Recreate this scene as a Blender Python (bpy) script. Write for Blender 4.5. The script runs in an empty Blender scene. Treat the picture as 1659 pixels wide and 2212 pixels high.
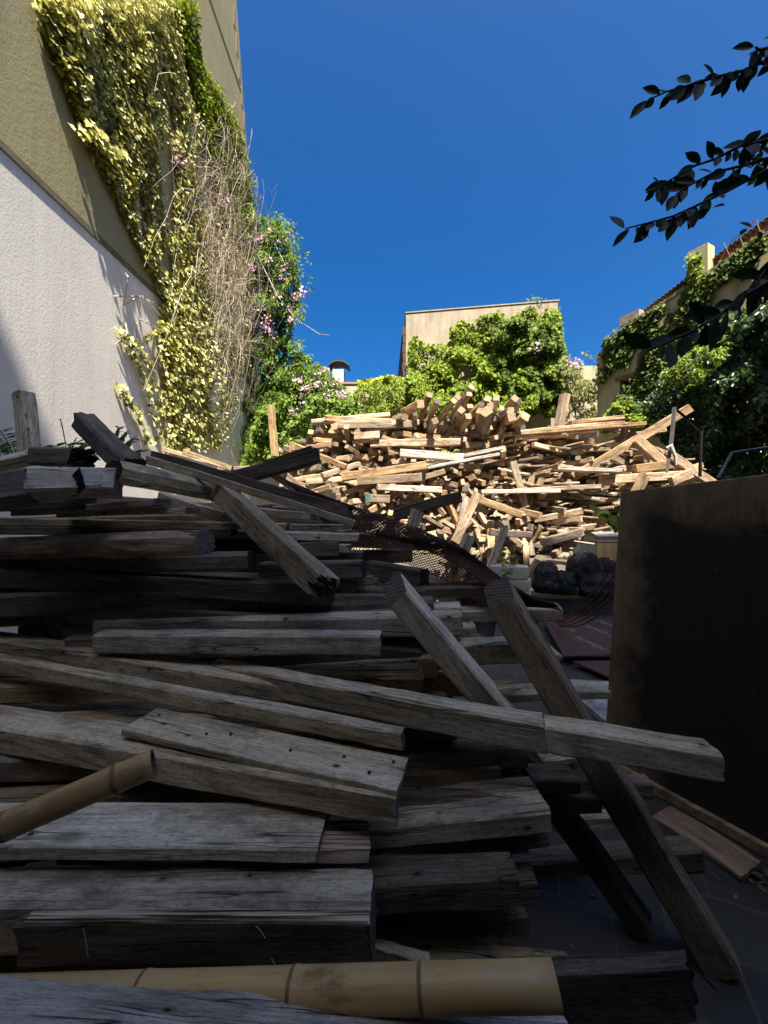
import bpy, bmesh, math, random
import numpy as np
from mathutils import Vector, Matrix, noise

SC = bpy.context.scene
COL = SC.collection
R = math.radians
rng = random.Random(11)
NR = np.random.default_rng(5)

# ------------------------------------------------------------------ camera, sky, sun, exposure
EYE, F, CU, CV = 1.5, 850.0, 829.5, 1106.0
cam_d = bpy.data.cameras.new('camera')
cam_d.sensor_fit = 'VERTICAL'
cam_d.sensor_height = 36.0
cam_d.sensor_width = 27.0
cam_d.lens = F / 2212.0 * 36.0
cam_d.clip_start = 0.03
cam_d.clip_end = 1000
cam = bpy.data.objects.new('camera', cam_d)
COL.objects.link(cam)
cam.location = (0, 0, EYE)
cam.rotation_euler = (R(90), 0, 0)
SC.camera = cam

SUN_EL, SUN_AZ = 60.0, 15.0          # azimuth: degrees to the right of straight behind the camera
sd = Vector((math.sin(R(SUN_AZ)) * math.cos(R(SUN_EL)), -math.cos(R(SUN_AZ)) * math.cos(R(SUN_EL)), math.sin(R(SUN_EL))))
world = bpy.data.worlds.new('World')
SC.world = world
world.use_nodes = True
wn = world.node_tree.nodes
bg = wn['Background']
sky = wn.new('ShaderNodeTexSky')
sky.sky_type = 'NISHITA'
sky.sun_disc = False
sky.sun_elevation = R(SUN_EL)
sky.sun_rotation = math.atan2(sd.x, sd.y)
sky.altitude = 0
sky.air_density = 0.8
sky.dust_density = 4.0
sky.ozone_density = 10
hs = wn.new('ShaderNodeHueSaturation')
hs.inputs['Saturation'].default_value = 1.28
world.node_tree.links.new(sky.outputs[0], hs.inputs['Color'])
world.node_tree.links.new(hs.outputs[0], bg.inputs[0])
bg.inputs[1].default_value = 0.071
sun_d = bpy.data.lights.new('sun', 'SUN')
sun_d.energy = 5.0
sun_d.angle = R(0.5)
sun_d.color = (1.0, 0.93, 0.82)
sun = bpy.data.objects.new('sun', sun_d)
COL.objects.link(sun)
sun.rotation_euler = (-sd).to_track_quat('-Z', 'Y').to_euler()
SC.view_settings.view_transform = 'Standard'
SC.view_settings.look = 'None'
SC.view_settings.exposure = 1.62
SC.view_settings.gamma = 1.0
SC.render.engine = 'CYCLES'
SC.cycles.max_bounces = 6
SC.cycles.use_denoising = True


def P(u, v, d):
    """A point of the place from where it is seen in the survey picture and its distance."""
    return Vector(((u - CU) * d / F, d, EYE - (v - CV) * d / F))


# ------------------------------------------------------------------ object helpers
def tag(o, label=None, cat=None, group=None, kind=None):
    if label: o['label'] = label
    if cat: o['category'] = cat
    if group: o['group'] = group
    if kind: o['kind'] = kind
    return o


def link(name, data, parent=None):
    o = bpy.data.objects.new(name, data)
    COL.objects.link(o)
    if parent is not None:
        o.parent = parent
    return o


def empty(name, loc=(0, 0, 0)):
    o = link(name, None)
    o.location = loc
    o.empty_display_size = 0.1
    return o


def meshob(name, verts, faces, mats, parent=None, fmat=None, smooth=False, world_coords=True):
    me = bpy.data.meshes.new(name)
    if parent is not None and world_coords:
        L = parent.matrix_basis.translation
        verts = [(v[0] - L[0], v[1] - L[1], v[2] - L[2]) for v in verts]
    me.from_pydata([tuple(v) for v in verts], [], faces)
    for m in (mats if isinstance(mats, (list, tuple)) else [mats]):
        me.materials.append(m)
    if fmat is not None:
        me.polygons.foreach_set('material_index', fmat)
    if smooth:
        me.polygons.foreach_set('use_smooth', [True] * len(me.polygons))
    me.update()
    return link(name, me, parent)


class MB:
    """collects simple shapes into one mesh"""
    def __init__(s):
        s.v, s.f = [], []

    def box(s, lo, hi, M=None):
        b = len(s.v)
        for x in (lo[0], hi[0]):
            for y in (lo[1], hi[1]):
                for z in (lo[2], hi[2]):
                    p = Vector((x, y, z))
                    s.v.append(M @ p if M else p)
        s.f += [tuple(b + i for i in q) for q in ((0, 1, 3, 2), (4, 6, 7, 5), (0, 4, 5, 1), (2, 3, 7, 6), (0, 2, 6, 4), (1, 5, 7, 3))]
        return s

    def prism(s, poly, axis, lo, hi):
        """poly: 2-D outline; extruded along axis (0,1,2) from lo to hi"""
        b, n = len(s.v), len(poly)
        for a in (lo, hi):
            for p in poly:
                q = [p[0], p[1]]
                q.insert(axis, a)
                s.v.append(Vector(q))
        s.f.append(tuple(b + i for i in range(n)))
        s.f.append(tuple(b + n + i for i in reversed(range(n))))
        for i in range(n):
            j = (i + 1) % n
            s.f.append((b + i, b + j, b + n + j, b + n + i))
        return s

    def tube(s, pts, r, n=5, cap=True):
        pts = [Vector(p) for p in pts]
        rs = r if isinstance(r, (list, tuple)) else [r] * len(pts)
        b = len(s.v)
        up = Vector((0.13, 0.2, 0.97))
        for i, p in enumerate(pts):
            t = (pts[min(i + 1, len(pts) - 1)] - pts[max(i - 1, 0)])
            if t.length < 1e-9: t = Vector((0, 0, 1))
            t.normalize()
            a = t.cross(up)
            if a.length < 1e-3: a = t.cross(Vector((1, 0, 0)))
            a.normalize()
            c = t.cross(a)
            for k in range(n):
                w = 2 * math.pi * k / n
                s.v.append(p + (a * math.cos(w) + c * math.sin(w)) * rs[i])
        for i in range(len(pts) - 1):
            for k in range(n):
                j = (k + 1) % n
                s.f.append((b + i * n + k, b + i * n + j, b + (i + 1) * n + j, b + (i + 1) * n + k))
        if cap:
            s.f.append(tuple(b + k for k in reversed(range(n))))
            e = b + (len(pts) - 1) * n
            s.f.append(tuple(e + k for k in range(n)))
        return s

    def build(s, name, mats, parent=None, smooth=False):
        o = meshob(name, s.v, s.f, mats, parent, smooth=smooth)
        bm = bmesh.new(); bm.from_mesh(o.data)
        bmesh.ops.recalc_face_normals(bm, faces=bm.faces)
        bm.to_mesh(o.data); bm.free()
        return o


# ------------------------------------------------------------------ materials
class NT:
    def __init__(s, name):
        s.m = bpy.data.materials.new(name)
        s.m.use_nodes = True
        s.t = s.m.node_tree
        s.b = s.t.nodes['Principled BSDF']
        s.out = s.t.nodes['Material Output']

    def n(s, typ, **kw):
        nd = s.t.nodes.new('ShaderNode' + typ)
        for k, v in kw.items():
            if k[0] == '_':
                setattr(nd, k[1:], v)
            else:
                key = int(k[1:]) if k[0] == 'i' and k[1:].isdigit() else k.replace('__', ' ')
                sock = nd.inputs[key]
                if isinstance(v, bpy.types.NodeSocket): s.t.links.new(v, sock)
                else: sock.default_value = v
        return nd

    def set(s, key, v):
        if isinstance(v, bpy.types.NodeSocket): s.t.links.new(v, s.b.inputs[key])
        else: s.b.inputs[key].default_value = v

    def coord(s, which='Object', scale=(1, 1, 1), rand=0.0):
        tc = s.n('TexCoord').outputs[which]
        if rand:
            oi = s.n('ObjectInfo').outputs['Random']
            c = s.n('CombineXYZ', i0=s.math('MULTIPLY', oi, rand), i1=s.math('MULTIPLY', oi, rand * 1.7), i2=s.math('MULTIPLY', oi, rand * 0.6)).outputs[0]
            tc = s.n('VectorMath', _operation='ADD', i0=tc, i1=c).outputs[0]
        return s.scale(tc, scale)

    def scale(s, vec, sc):
        return s.n('VectorMath', _operation='MULTIPLY', i0=vec, i1=tuple(sc)).outputs[0]

    def math(s, op, a, b=0.0, c=None):
        nd = s.n('Math', _operation=op, i0=a, i1=b)
        if c is not None: nd.inputs[2].default_value = c
        return nd.outputs[0]

    def noise(s, vec, sc=1.0, detail=4.0, rough=0.55, dist=0.0, out=0):
        return s.n('TexNoise', Vector=vec, Scale=sc, Detail=detail, Roughness=rough, Distortion=dist).outputs[out]

    def vor(s, vec, sc=1.0, feat='F1'):
        return s.n('TexVoronoi', _feature=feat, Vector=vec, Scale=sc).outputs[0]

    def ramp(s, fac, stops):
        nd = s.n('ValToRGB', Fac=fac)
        e = nd.color_ramp.elements
        while len(e) < len(stops): e.new(0.5)
        for el, (p, c) in zip(e, stops):
            el.position = p
            el.color = tuple(c) + ((1,) if len(c) == 3 else ()) if isinstance(c, (tuple, list)) else (c, c, c, 1)
        return nd.outputs[0]

    def mix(s, fac, a, b, mode='MIX'):
        nd = s.n('Mix', _data_type='RGBA', _blend_type=mode)
        for k, v in ((0, fac), (6, a), (7, b)):
            sock = nd.inputs[k]
            if isinstance(v, bpy.types.NodeSocket): s.t.links.new(v, sock)
            else: sock.default_value = v if k == 0 or len(v) == 4 else tuple(v) + (1,)
        return nd.outputs[2]

    def bump(s, h, strength=0.4, dist=0.01, prev=None):
        nd = s.n('Bump', Height=h, Strength=strength, Distance=dist)
        if prev is not None: s.t.links.new(prev, nd.inputs['Normal'])
        return nd.outputs[0]


def wood(name, dark, mid, light, vary=0.35, knots=True, saw=0.25, moss=None):
    t = NT(name)
    o = t.coord('Object', rand=37.0)
    grain = t.noise(t.scale(o, (6.0, 95, 95)), 1.0, 8, 0.78, 1.2)
    broad = t.noise(t.scale(o, (1.6, 14, 14)), 1.0, 4, 0.6)
    blot = t.noise(t.scale(o, (4, 8, 8)), 1.0, 5, 0.7)
    f = t.math('ADD', t.math('MULTIPLY', grain, 0.6), t.math('MULTIPLY', broad, 0.4))
    col = t.ramp(f, [(0.36, dark), (0.49, mid), (0.62, light)])
    col = t.mix(t.ramp(blot, [(0.5, 0.0), (0.68, 0.75)]), col, dark)
    pore = t.noise(t.scale(o, (45, 170, 170)), 1.0, 4, 0.75)
    col = t.mix(t.ramp(pore, [(0.50, 0.0), (0.66, 0.6)]), col, tuple(c * 0.55 for c in dark))
    # transverse saw marks
    sw = t.noise(t.n('VectorMath', _operation='ADD', i0=t.scale(o, (150, 9, 9)), i1=t.n('TexNoise', Vector=o, Scale=9.0, Detail=2.0).outputs[1]).outputs[0], 1.0, 4, 0.7, 0.8)
    sw = t.math('MULTIPLY', sw, t.ramp(t.noise(t.scale(o, (2.0, 5, 5)), 1.0, 2), [(0.42, 0.55), (0.6, 1.0)]))
    col = t.mix(t.math('MULTIPLY', t.ramp(sw, [(0.45, 0.0), (0.7, 1.0)]), saw), col, tuple(c * 0.45 for c in dark))
    # cracks along the grain
    ck = t.noise(t.scale(o, (1.4, 26, 26)), 1.0, 2, 0.5, 0.3)
    crack = t.ramp(t.math('ABSOLUTE', t.math('SUBTRACT', ck, 0.46)), [(0.0, 1.0), (0.016, 0.0)])
    gate = t.ramp(t.noise(t.scale(o, (1.6, 4, 4)), 1.0, 2), [(0.46, 0.0), (0.54, 1.0)])
    crack = t.math('MULTIPLY', crack, gate)
    col = t.mix(t.math('MULTIPLY', crack, 0.85), col, (0.012, 0.010, 0.008))
    # nail holes and small knots
    vd = t.vor(t.scale(o, (1.0, 1.6, 1.6)), 7.0)
    hole = t.ramp(vd, [(0.045, 1.0), (0.065, 0.0)])
    halo = t.ramp(vd, [(0.06, 0.55), (0.16, 0.0)])
    col = t.mix(halo, col, tuple(c * 0.5 for c in dark))
    col = t.mix(t.math('MULTIPLY', hole, 0.9), col, (0.012, 0.009, 0.007))
    if knots:
        kd = t.vor(t.scale(o, (1.0, 2.6, 2.6)), 2.6)
        kn = t.ramp(kd, [(0.07, 1.0), (0.17, 0.0)])
        col = t.mix(t.math('MULTIPLY', kn, 0.75), col, tuple(c * 0.35 for c in mid))
    rnd = t.n('ObjectInfo').outputs['Random']
    val = t.math('ADD', t.math('MULTIPLY', rnd, vary * 2), 1.0 - vary)
    hsv = t.n('HueSaturation', Saturation=t.math('ADD', t.math('MULTIPLY', t.math('FRACT', t.math('MULTIPLY', rnd, 13.7)), 0.5), 0.75), Value=val, Color=col).outputs[0]
    t.set('Base Color', hsv)
    t.set('Roughness', 0.8)
    t.set('Specular IOR Level', 0.25)
    h = t.math('SUBTRACT', t.math('ADD', t.math('MULTIPLY', grain, 0.5), t.math('MULTIPLY', sw, 0.22 * saw * 4)), t.math('ADD', t.math('MULTIPLY', crack, 1.2), hole))
    t.set('Normal', t.bump(h, 0.9, 0.007))
    return t.m


def endgrain(name, dark, light, paint=None):
    t = NT(name)
    o = t.coord('Object', rand=9.0)
    rings = t.n('TexWave', _wave_type='RINGS', _rings_direction='X', Vector=t.scale(o, (0.2, 1, 1)), Scale=26.0, Distortion=2.5, Detail=3.0).outputs[1]
    pit = t.noise(o, 60, 4, 0.7)
    col = t.mix(t.math('MULTIPLY', rings, 0.6), dark, light)
    col = t.mix(t.ramp(pit, [(0.5, 0.0), (0.75, 0.7)]), col, tuple(c * 0.4 for c in dark))
    if paint:
        col = t.mix(t.ramp(t.noise(o, 30, 4), [(0.35, 0.95), (0.7, 0.55)]), col, paint)
    rnd = t.n('ObjectInfo').outputs['Random']
    t.set('Base Color', t.n('HueSaturation', Value=t.math('ADD', t.math('MULTIPLY', rnd, 0.5), 0.75), Color=col).outputs[0])
    t.set('Roughness', 0.85)
    t.set('Specular IOR Level', 0.2)
    t.set('Normal', t.bump(pit, 0.4, 0.006))
    return t.m


def plaster(name, base, stain, spec=0.2, sz=0.22, sc=1.0, streak=0.5, bump=0.5, grime=None):
    t = NT(name)
    o = t.coord('Object')
    big = t.noise(o, 0.5 * sc, 6, 0.65)
    st = t.noise(t.scale(o, (4.0, 4.0, sz)), 1.0, 6, 0.72, 0.4)
    fine = t.noise(o, 22 * sc, 6, 0.7)
    scr = t.noise(t.scale(o, (1, 6, 2.2)), 3.0, 6, 0.7, 0.4)
    col = t.mix(t.ramp(big, [(0.35, 0.0), (0.75, 0.8)]), base, stain)
    col = t.mix(t.math('MULTIPLY', t.ramp(st, [(0.48, 0.0), (0.68, 1.0)]), streak), col, grime or tuple(c * 0.55 for c in stain))
    col = t.mix(t.math('MULTIPLY', t.ramp(fine, [(0.55, 0.0), (0.8, 1.0)]), 0.35), col, tuple(c * 0.6 for c in stain))
    t.set('Base Color', col)
    t.set('Roughness', 0.9)
    t.set('Specular IOR Level', spec)
    t.set('Normal', t.bump(t.math('ADD', fine, t.math('MULTIPLY', scr, 0.5)), bump, 0.02))
    return t.m


def leafmat(name, c1, c2, c3, trans=0.3, rough=0.6, spec=0.2):
    t = NT(name)
    r = t.n('NewGeometry').outputs['Random Per Island']
    col = t.ramp(r, [(0.0, c1), (0.5, c2), (1.0, c3)])
    t.set('Base Color', col)
    t.set('Roughness', rough)
    t.set('Specular IOR Level', spec)
    tr = t.n('BsdfTranslucent', Color=col)
    mx = t.n('MixShader', i0=trans)
    t.t.links.new(t.b.outputs[0], mx.inputs[1])
    t.t.links.new(tr.outputs[0], mx.inputs[2])
    t.t.links.new(mx.outputs[0], t.out.inputs[0])
    return t.m


def plain(name, c, rough=0.7, metal=0.0, spec=0.4, var=0.4, sc=8.0, bump=0.2, c2=None):
    t = NT(name)
    o = t.coord('Object', rand=5.0)
    n = t.noise(o, sc, 5, 0.65)
    t.set('Base Color', t.mix(t.ramp(n, [(0.35, 0.0), (0.7, 1.0)]), c, c2 or tuple(x * (1 - var) for x in c)))
    t.set('Roughness', rough)
    t.set('Metallic', metal)
    t.set('Specular IOR Level', spec)
    t.set('Normal', t.bump(n, bump, 0.01))
    return t.m


M_GREY = wood('weathered_wood', (0.17, 0.13, 0.08), (0.62, 0.515, 0.36), (0.86, 0.75, 0.56), 0.2, saw=0.2)
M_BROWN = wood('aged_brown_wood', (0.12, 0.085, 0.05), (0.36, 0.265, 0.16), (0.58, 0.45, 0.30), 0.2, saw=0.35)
M_DARK = wood('darkest_wood', (0.055, 0.045, 0.034), (0.16, 0.13, 0.095), (0.30, 0.245, 0.185), 0.3, saw=0.15)  # darkest of the wood tones
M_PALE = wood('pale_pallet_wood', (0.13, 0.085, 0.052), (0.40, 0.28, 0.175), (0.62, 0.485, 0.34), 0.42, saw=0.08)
M_RED_W = wood('reddish_board', (0.14, 0.07, 0.03), (0.48, 0.28, 0.13), (0.62, 0.41, 0.21), 0.1, knots=False, saw=0.0)
M_WHITE = wood('whitewashed_wood', (0.26, 0.22, 0.17), (0.50, 0.455, 0.385), (0.66, 0.62, 0.55), 0.2, saw=0.1)
E_GREY = endgrain('grey_end_grain', (0.08, 0.068, 0.058), (0.22, 0.19, 0.165))
E_DARK = endgrain('dark_end_grain', (0.022, 0.018, 0.015), (0.075, 0.062, 0.05))
E_PALE = endgrain('pale_end_grain', (0.30, 0.19, 0.11), (0.58, 0.43, 0.28))
E_TEAL = endgrain('teal_painted_end', (0.15, 0.25, 0.2), (0.2, 0.35, 0.3), (0.10, 0.32, 0.25))


def plymat():
    t = NT('plywood_layers')
    o = t.coord('Object', rand=3.0)
    w = t.noise(t.scale(o, (3, 200, 3)), 1.0, 2, 0.5, 0.4)
    w2 = t.noise(t.scale(o, (8, 90, 8)), 1.0, 4, 0.6)
    col = t.ramp(t.math('ADD', t.math('MULTIPLY', w, 0.75), t.math('MULTIPLY', w2, 0.25)), [(0.38, (0.012, 0.008, 0.006)), (0.45, (0.14, 0.07, 0.04)), (0.50, (0.42, 0.30, 0.18)), (0.60, (0.66, 0.55, 0.40))])
    t.set('Base Color', col); t.set('Roughness', 0.85)
    t.set('Normal', t.bump(w, 0.8, 0.008))
    return t.m


M_PLY = plymat()

# ------------------------------------------------------------------ timber builder
def timber_mesh(L, h, w, seed, mats, k=1, segs=6, wob=0.003, bow=0.005, broken=0, jag=0.06, cham=0.10, rough_end=0.006, twist=0.0, slant=0.0):
    """A sawn timber along local x, centred; k extra points per side; broken: 0 none, 1 far end (+x), 2 near end, 3 both."""
    r = random.Random(seed)
    c = min(h, w) * cham
    per = []
    def side(a, b):
        for i in range(k + 2):
            f = i / (k + 1)
            per.append((a[0] + (b[0] - a[0]) * f, a[1] + (b[1] - a[1]) * f))
    y, z = w / 2, h / 2
    side((-y + c, -z), (y - c, -z)); side((y, -z + c), (y, z - c)); side((y - c, z), (-y + c, z)); side((-y, z - c), (-y, -z + c))
    n = len(per)
    by, bz = r.uniform(-bow, bow), r.uniform(-bow, bow)
    tw = r.uniform(-twist, twist)
    V, Fc, fm = [], [], []
    off = Vector((r.random() * 50, r.random() * 50, r.random() * 50))
    j1 = [noise.noise(Vector((i * 0.9, seed * 1.3, 2.2))) for i in range(n)]
    cut = (r.uniform(-.12, .12), r.uniform(-.12, .12))
    for s in range(segs + 1):
        f = s / segs
        x = (f - .5) * L
        if 0 < s < segs: x += r.uniform(-.2, .2) * L / segs
        arc = 1 - (2 * f - 1) ** 2
        a = tw * (f - .5)
        for i, (py, pz) in enumerate(per):
            q = Vector((x * 5, py * 14, pz * 14)) + off
            e = noise.noise(q) * wob
            e2 = noise.noise(q * 3.1) * wob * 0.8
            m = 1 + (e + e2) / max(h, w) * 2
            yy, zz = py * m, pz * m
            yy, zz = yy * math.cos(a) - zz * math.sin(a), yy * math.sin(a) + zz * math.cos(a)
            xx = x
            if s in (0, segs):
                xx += (py * cut[0] + pz * cut[1]) + r.uniform(-1, 1) * rough_end * 0.5
            if s == 0: xx -= py * slant
            if s == segs and broken & 1: xx += jag * (j1[i] * 1.1 + r.uniform(-.35, .35)) + py * 0.5
            if s == 0 and broken & 2: xx -= jag * (j1[i] * 1.1 + r.uniform(-.35, .35))
            V.append((xx, yy + by * arc, zz + bz * arc))
    for s in range(segs):
        for i in range(n):
            j = (i + 1) % n
            Fc.append((s * n + i, s * n + j, (s + 1) * n + j, (s + 1) * n + i)); fm.append(0)
    for s, sg, bit in ((0, -1, 2), (segs, 1, 1)):
        prev = [s * n + i for i in range(n)]
        base = [Vector(V[i]) for i in prev]
        cen = sum(base, Vector()) / n
        brk = broken & bit
        for sc in ((0.8, 0.6, 0.4, 0.2) if brk else (0.6,)):
            cur = []
            for i in range(n):
                p = cen + (base[i] - cen) * sc
                p.x += sg * (r.uniform(-1, 1) * (jag * 0.45 if brk else rough_end * 0.4))
                V.append(tuple(p)); cur.append(len(V) - 1)
            for i in range(n):
                j = (i + 1) % n
                q = (prev[i], prev[j], cur[j], cur[i])
                Fc.append(q if sg > 0 else q[::-1]); fm.append(1)
            prev = cur
        V.append(tuple(cen)); ci = len(V) - 1
        for i in range(n):
            j = (i + 1) % n
            q = (prev[i], prev[j], ci)
            Fc.append(q if sg > 0 else q[::-1]); fm.append(1)
    me = bpy.data.meshes.new('timber')
    me.from_pydata(V, [], Fc)
    for m in mats: me.materials.append(m)
    me.polygons.foreach_set('material_index', fm)
    me.update()
    return me


def frame_matrix(p1, p2, w, roll=0.0, ref=Vector((0, 1, 0))):
    """x along p1->p2, y away from the viewer, z the rest; origin half a width behind the front face"""
    x = (p2 - p1).normalized()
    y = ref - x * ref.dot(x)
    y.normalize()
    z = x.cross(y)
    if roll:
        q = Matrix.Rotation(R(roll), 3, x)
        y, z = q @ y, q @ z
    c = (p1 + p2) / 2 + y * (w / 2)
    M = Matrix((x, y, z)).transposed().to_4x4()
    M.translation = c
    return M, (p2 - p1).length


WOODS = {'g': (M_GREY, E_GREY), 'b': (M_BROWN, E_GREY), 'd': (M_DARK, E_DARK), 'p': (M_PALE, E_PALE), 'w': (M_WHITE, E_PALE), 't': (M_PALE, E_TEAL), 'r': (M_RED_W, E_GREY), 'y': (M_PLY, M_PLY), 'k': (M_GREY, E_DARK), 'u': (M_GREY, E_TEAL)}
SEED = [100]


def timber(name, label, cat, a, b, h, w, mat='g', roll=0.0, group=None, k=3, segs=None, **kw):
    """a, b: (u, v, distance) of the two ends of the front face's middle line"""
    p1, p2 = P(*a), P(*b)
    M, L = frame_matrix(p1, p2, w, roll)
    SEED[0] += 1
    me = timber_mesh(L, h, w, SEED[0], WOODS[mat], k=k, segs=segs or max(5, int(L * 14)), **kw)
    o = link(name, me)
    o.matrix_world = M
    return tag(o, label, cat, group, 'thing')


# ------------------------------------------------------------------ leaves
SHAPES = {
    'ivy': [[(0, 0), (-.12, .28), (.12, .5), (.30, .30), (.55, .42), (.68, .2), (1, 0)]],
    'heart': [[(0, 0), (-.1, .25), (.15, .46), (.55, .36), (1, 0)]],
    'oval': [[(0, 0), (.18, .2), (.5, .3), (.8, .2), (1, 0)]],
    'lance': [[(0, 0), (.1, .10), (.28, .2), (.5, .245), (.72, .19), (.88, .09), (1, 0)]],
    'slim': [[(0, 0), (.4, .15), (.75, .1), (1, 0)]],
    'dia': [[(0, 0), (.45, .3), (1, 0)]],
}


def unit(a):
    return a / np.maximum(np.linalg.norm(a, axis=1, keepdims=True), 1e-9)


def leaves(name, pos, nrm, tip, size, shape, mat, parent=None, fold=0.25, curl=0.2):
    pos, nrm, tip, size = np.asarray(pos, float), unit(np.asarray(nrm, float)), np.asarray(tip, float), np.asarray(size, float)
    tip = unit(tip - nrm * np.sum(tip * nrm, axis=1, keepdims=True))
    side = np.cross(nrm, tip)
    half = SHAPES[shape][0]
    n = len(half)
    loc = [(a, b, fold * b - curl * a * a * .5) for a, b in half] + [(a, -b, fold * b - curl * a * a * .5) for a, b in half[1:-1]]
    loc = np.array(loc)
    m = len(loc)
    N = len(pos)
    V = pos[:, None, :] + size[:, None, None] * (loc[None, :, 0:1] * tip[:, None, :] + loc[None, :, 1:2] * side[:, None, :] + loc[None, :, 2:3] * nrm[:, None, :])
    f1 = list(range(n))
    f2 = [0] + [n + i for i in range(n - 2)] + [n - 1]
    f2 = f2[::-1]
    me = bpy.data.meshes.new(name)
    lo = np.array(f1 + f2)
    loops = (np.arange(N)[:, None] * m + lo[None, :]).ravel()
    me.vertices.add(N * m)
    vv = V.reshape(-1, 3)
    if parent is not None:
        vv = vv - np.array(parent.matrix_basis.translation)
    me.vertices.foreach_set('co', vv.ravel())
    me.loops.add(len(loops))
    me.loops.foreach_set('vertex_index', loops)
    me.polygons.add(N * 2)
    st = (np.arange(N)[:, None] * (len(f1) + len(f2)) + np.array([0, len(f1)])[None, :]).ravel()
    me.polygons.foreach_set('loop_start', st)
    me.materials.append(mat)
    me.update(calc_edges=True)
    me.validate()
    return link(name, me, parent)


def inpoly(x, y, poly):
    c = np.zeros(len(x), bool)
    j = len(poly) - 1
    for i in range(len(poly)):
        xi, yi = poly[i]; xj, yj = poly[j]
        hit = ((yi > y) != (yj > y)) & (x < (xj - xi) * (y - yi) / (yj - yi + 1e-12) + xi)
        c ^= hit
        j = i
    return c


def sample(poly, N):
    a = np.array(poly, float)
    lo, hi = a.min(0), a.max(0)
    out = np.zeros((0, 2))
    while len(out) < N:
        q = NR.uniform(lo, hi, (N * 2, 2))
        out = np.vstack([out, q[inpoly(q[:, 0], q[:, 1], poly)]])
    return out[:N]


def vnoise(p, sc, off=0.0):
    return np.array([noise.noise(Vector((a * sc + off, b * sc - off, 0.3 * off))) for a, b in p])


def unproj(uv, d):
    d = np.broadcast_to(d, (len(uv),))
    return np.stack([(uv[:, 0] - CU) * d / F, d, EYE - (uv[:, 1] - CV) * d / F], 1)


def onwall(uv, X):
    """points on the left wall plane x = X (X negative), or X metres in front of the splayed right wall"""
    if X < 0:
        d = X * F / (uv[:, 0] - CU)
    else:
        n = np.array([-math.cos(PHI), -math.sin(PHI)])
        c = np.array([XR, far_y]) + n * X
        d = n @ c / (n[0] * (uv[:, 0] - CU) / F + n[1])
    return unproj(uv, d)


# ------------------------------------------------------------------ ground
def slate():
    t = NT('slate_paving')
    o = t.coord('Object')
    ang = t.n('VectorRotate', _rotation_type='Z_AXIS', Vector=o, Angle=R(24)).outputs[0]
    br = t.n('TexBrick', Vector=ang, Scale=1.0, Mortar__Size=0.006, Brick__Width=0.36, Row__Height=0.24, Color1=(0.030, 0.029, 0.026, 1), Color2=(0.052, 0.050, 0.044, 1), Mortar=(0.085, 0.075, 0.058, 1))
    br.offset = 0.5
    n = t.noise(o, 7, 6, 0.7)
    col = t.mix(t.ramp(n, [(0.45, 0.0), (0.75, 0.7)]), br.outputs[0], (0.09, 0.08, 0.065))
    t.set('Base Color', col); t.set('Roughness', t.ramp(n, [(0.3, 0.45), (0.7, 0.8)]))
    t.set('Normal', t.bump(t.math('ADD', n, t.math('MULTIPLY', br.outputs[1], -0.6)), 0.35, 0.01))
    return t.m


M_SOIL = plain('bare_soil', (0.14, 0.11, 0.08), 0.95, var=0.55, sc=3.0, bump=0.5)
tag(meshob('ground', [(-150, -150, -0.012), (150, -150, -0.012), (150, 150, -0.012), (-150, 150, -0.012)], [(0, 1, 2, 3)], M_SOIL), kind='structure')
tag(meshob('paving', [(-4.25, -0.55, 0), (6.45, -0.55, 0), (6.45, 5.72, 0), (-4.25, 5.72, 0)], [(0, 1, 2, 3)], slate()), kind='structure')

# ------------------------------------------------------------------ left building (tall party wall)
XL = -4.3
M_WHITEWALL = plaster('rough_whitewash', (0.80, 0.76, 0.68), (0.62, 0.58, 0.50), sc=1.3, streak=0.22, bump=0.2, grime=(0.42, 0.36, 0.28))
M_OLIVE = plaster('olive_render', (0.34, 0.30, 0.165), (0.25, 0.225, 0.12), sc=1.0, streak=0.35, bump=0.3, grime=(0.15, 0.13, 0.09))
M_JOINT = plain('dark_joint', (0.05, 0.045, 0.035), 0.9)
bl = tag(empty('party_wall_building', (XL, 6, 0)), 'tall building side wall, olive render above rough white plaster, ivy hanging down it', 'building')
MB().prism([(-0.9, -0.1), (12.6, -0.1), (12.6, 5.62), (-0.9, 5.62)], 0, XL - 0.4, XL).build('white_wall', M_WHITEWALL, bl)
MB().prism([(-0.9, 5.62), (13.3, 5.62), (13.2, 8.0), (12.75, 11.2), (12.1, 13.7), (11.2, 17.2), (-0.9, 17.2)], 0, XL - 0.4, XL + 0.018).build('olive_wall', M_OLIVE, bl)
MB().box((XL + 0.004, -0.9, 5.57), (XL + 0.024, 13.2, 5.66)).build('drip_edge', plain('drip_edge_painted_shade', (0.16, 0.145, 0.10), 0.9), bl)  # dark strip colour paints in the shadow at the olive overhang
MB().box((XL + 0.012, -0.9, 14.02), (XL + 0.021, 11.9, 14.16)).build('joint', M_JOINT, bl)
mb = MB()
for i in range(5):
    y = 12.0 - i * 0.2
    mb.box((XL - 0.1, y, 13.2 + i * 0.55), (XL + 0.03, y + 0.12, 13.75 + i * 0.55))
mb.build('chipped_edge', plain('bare_brick_edge', (0.30, 0.20, 0.13), 0.9, sc=20), bl)

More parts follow.
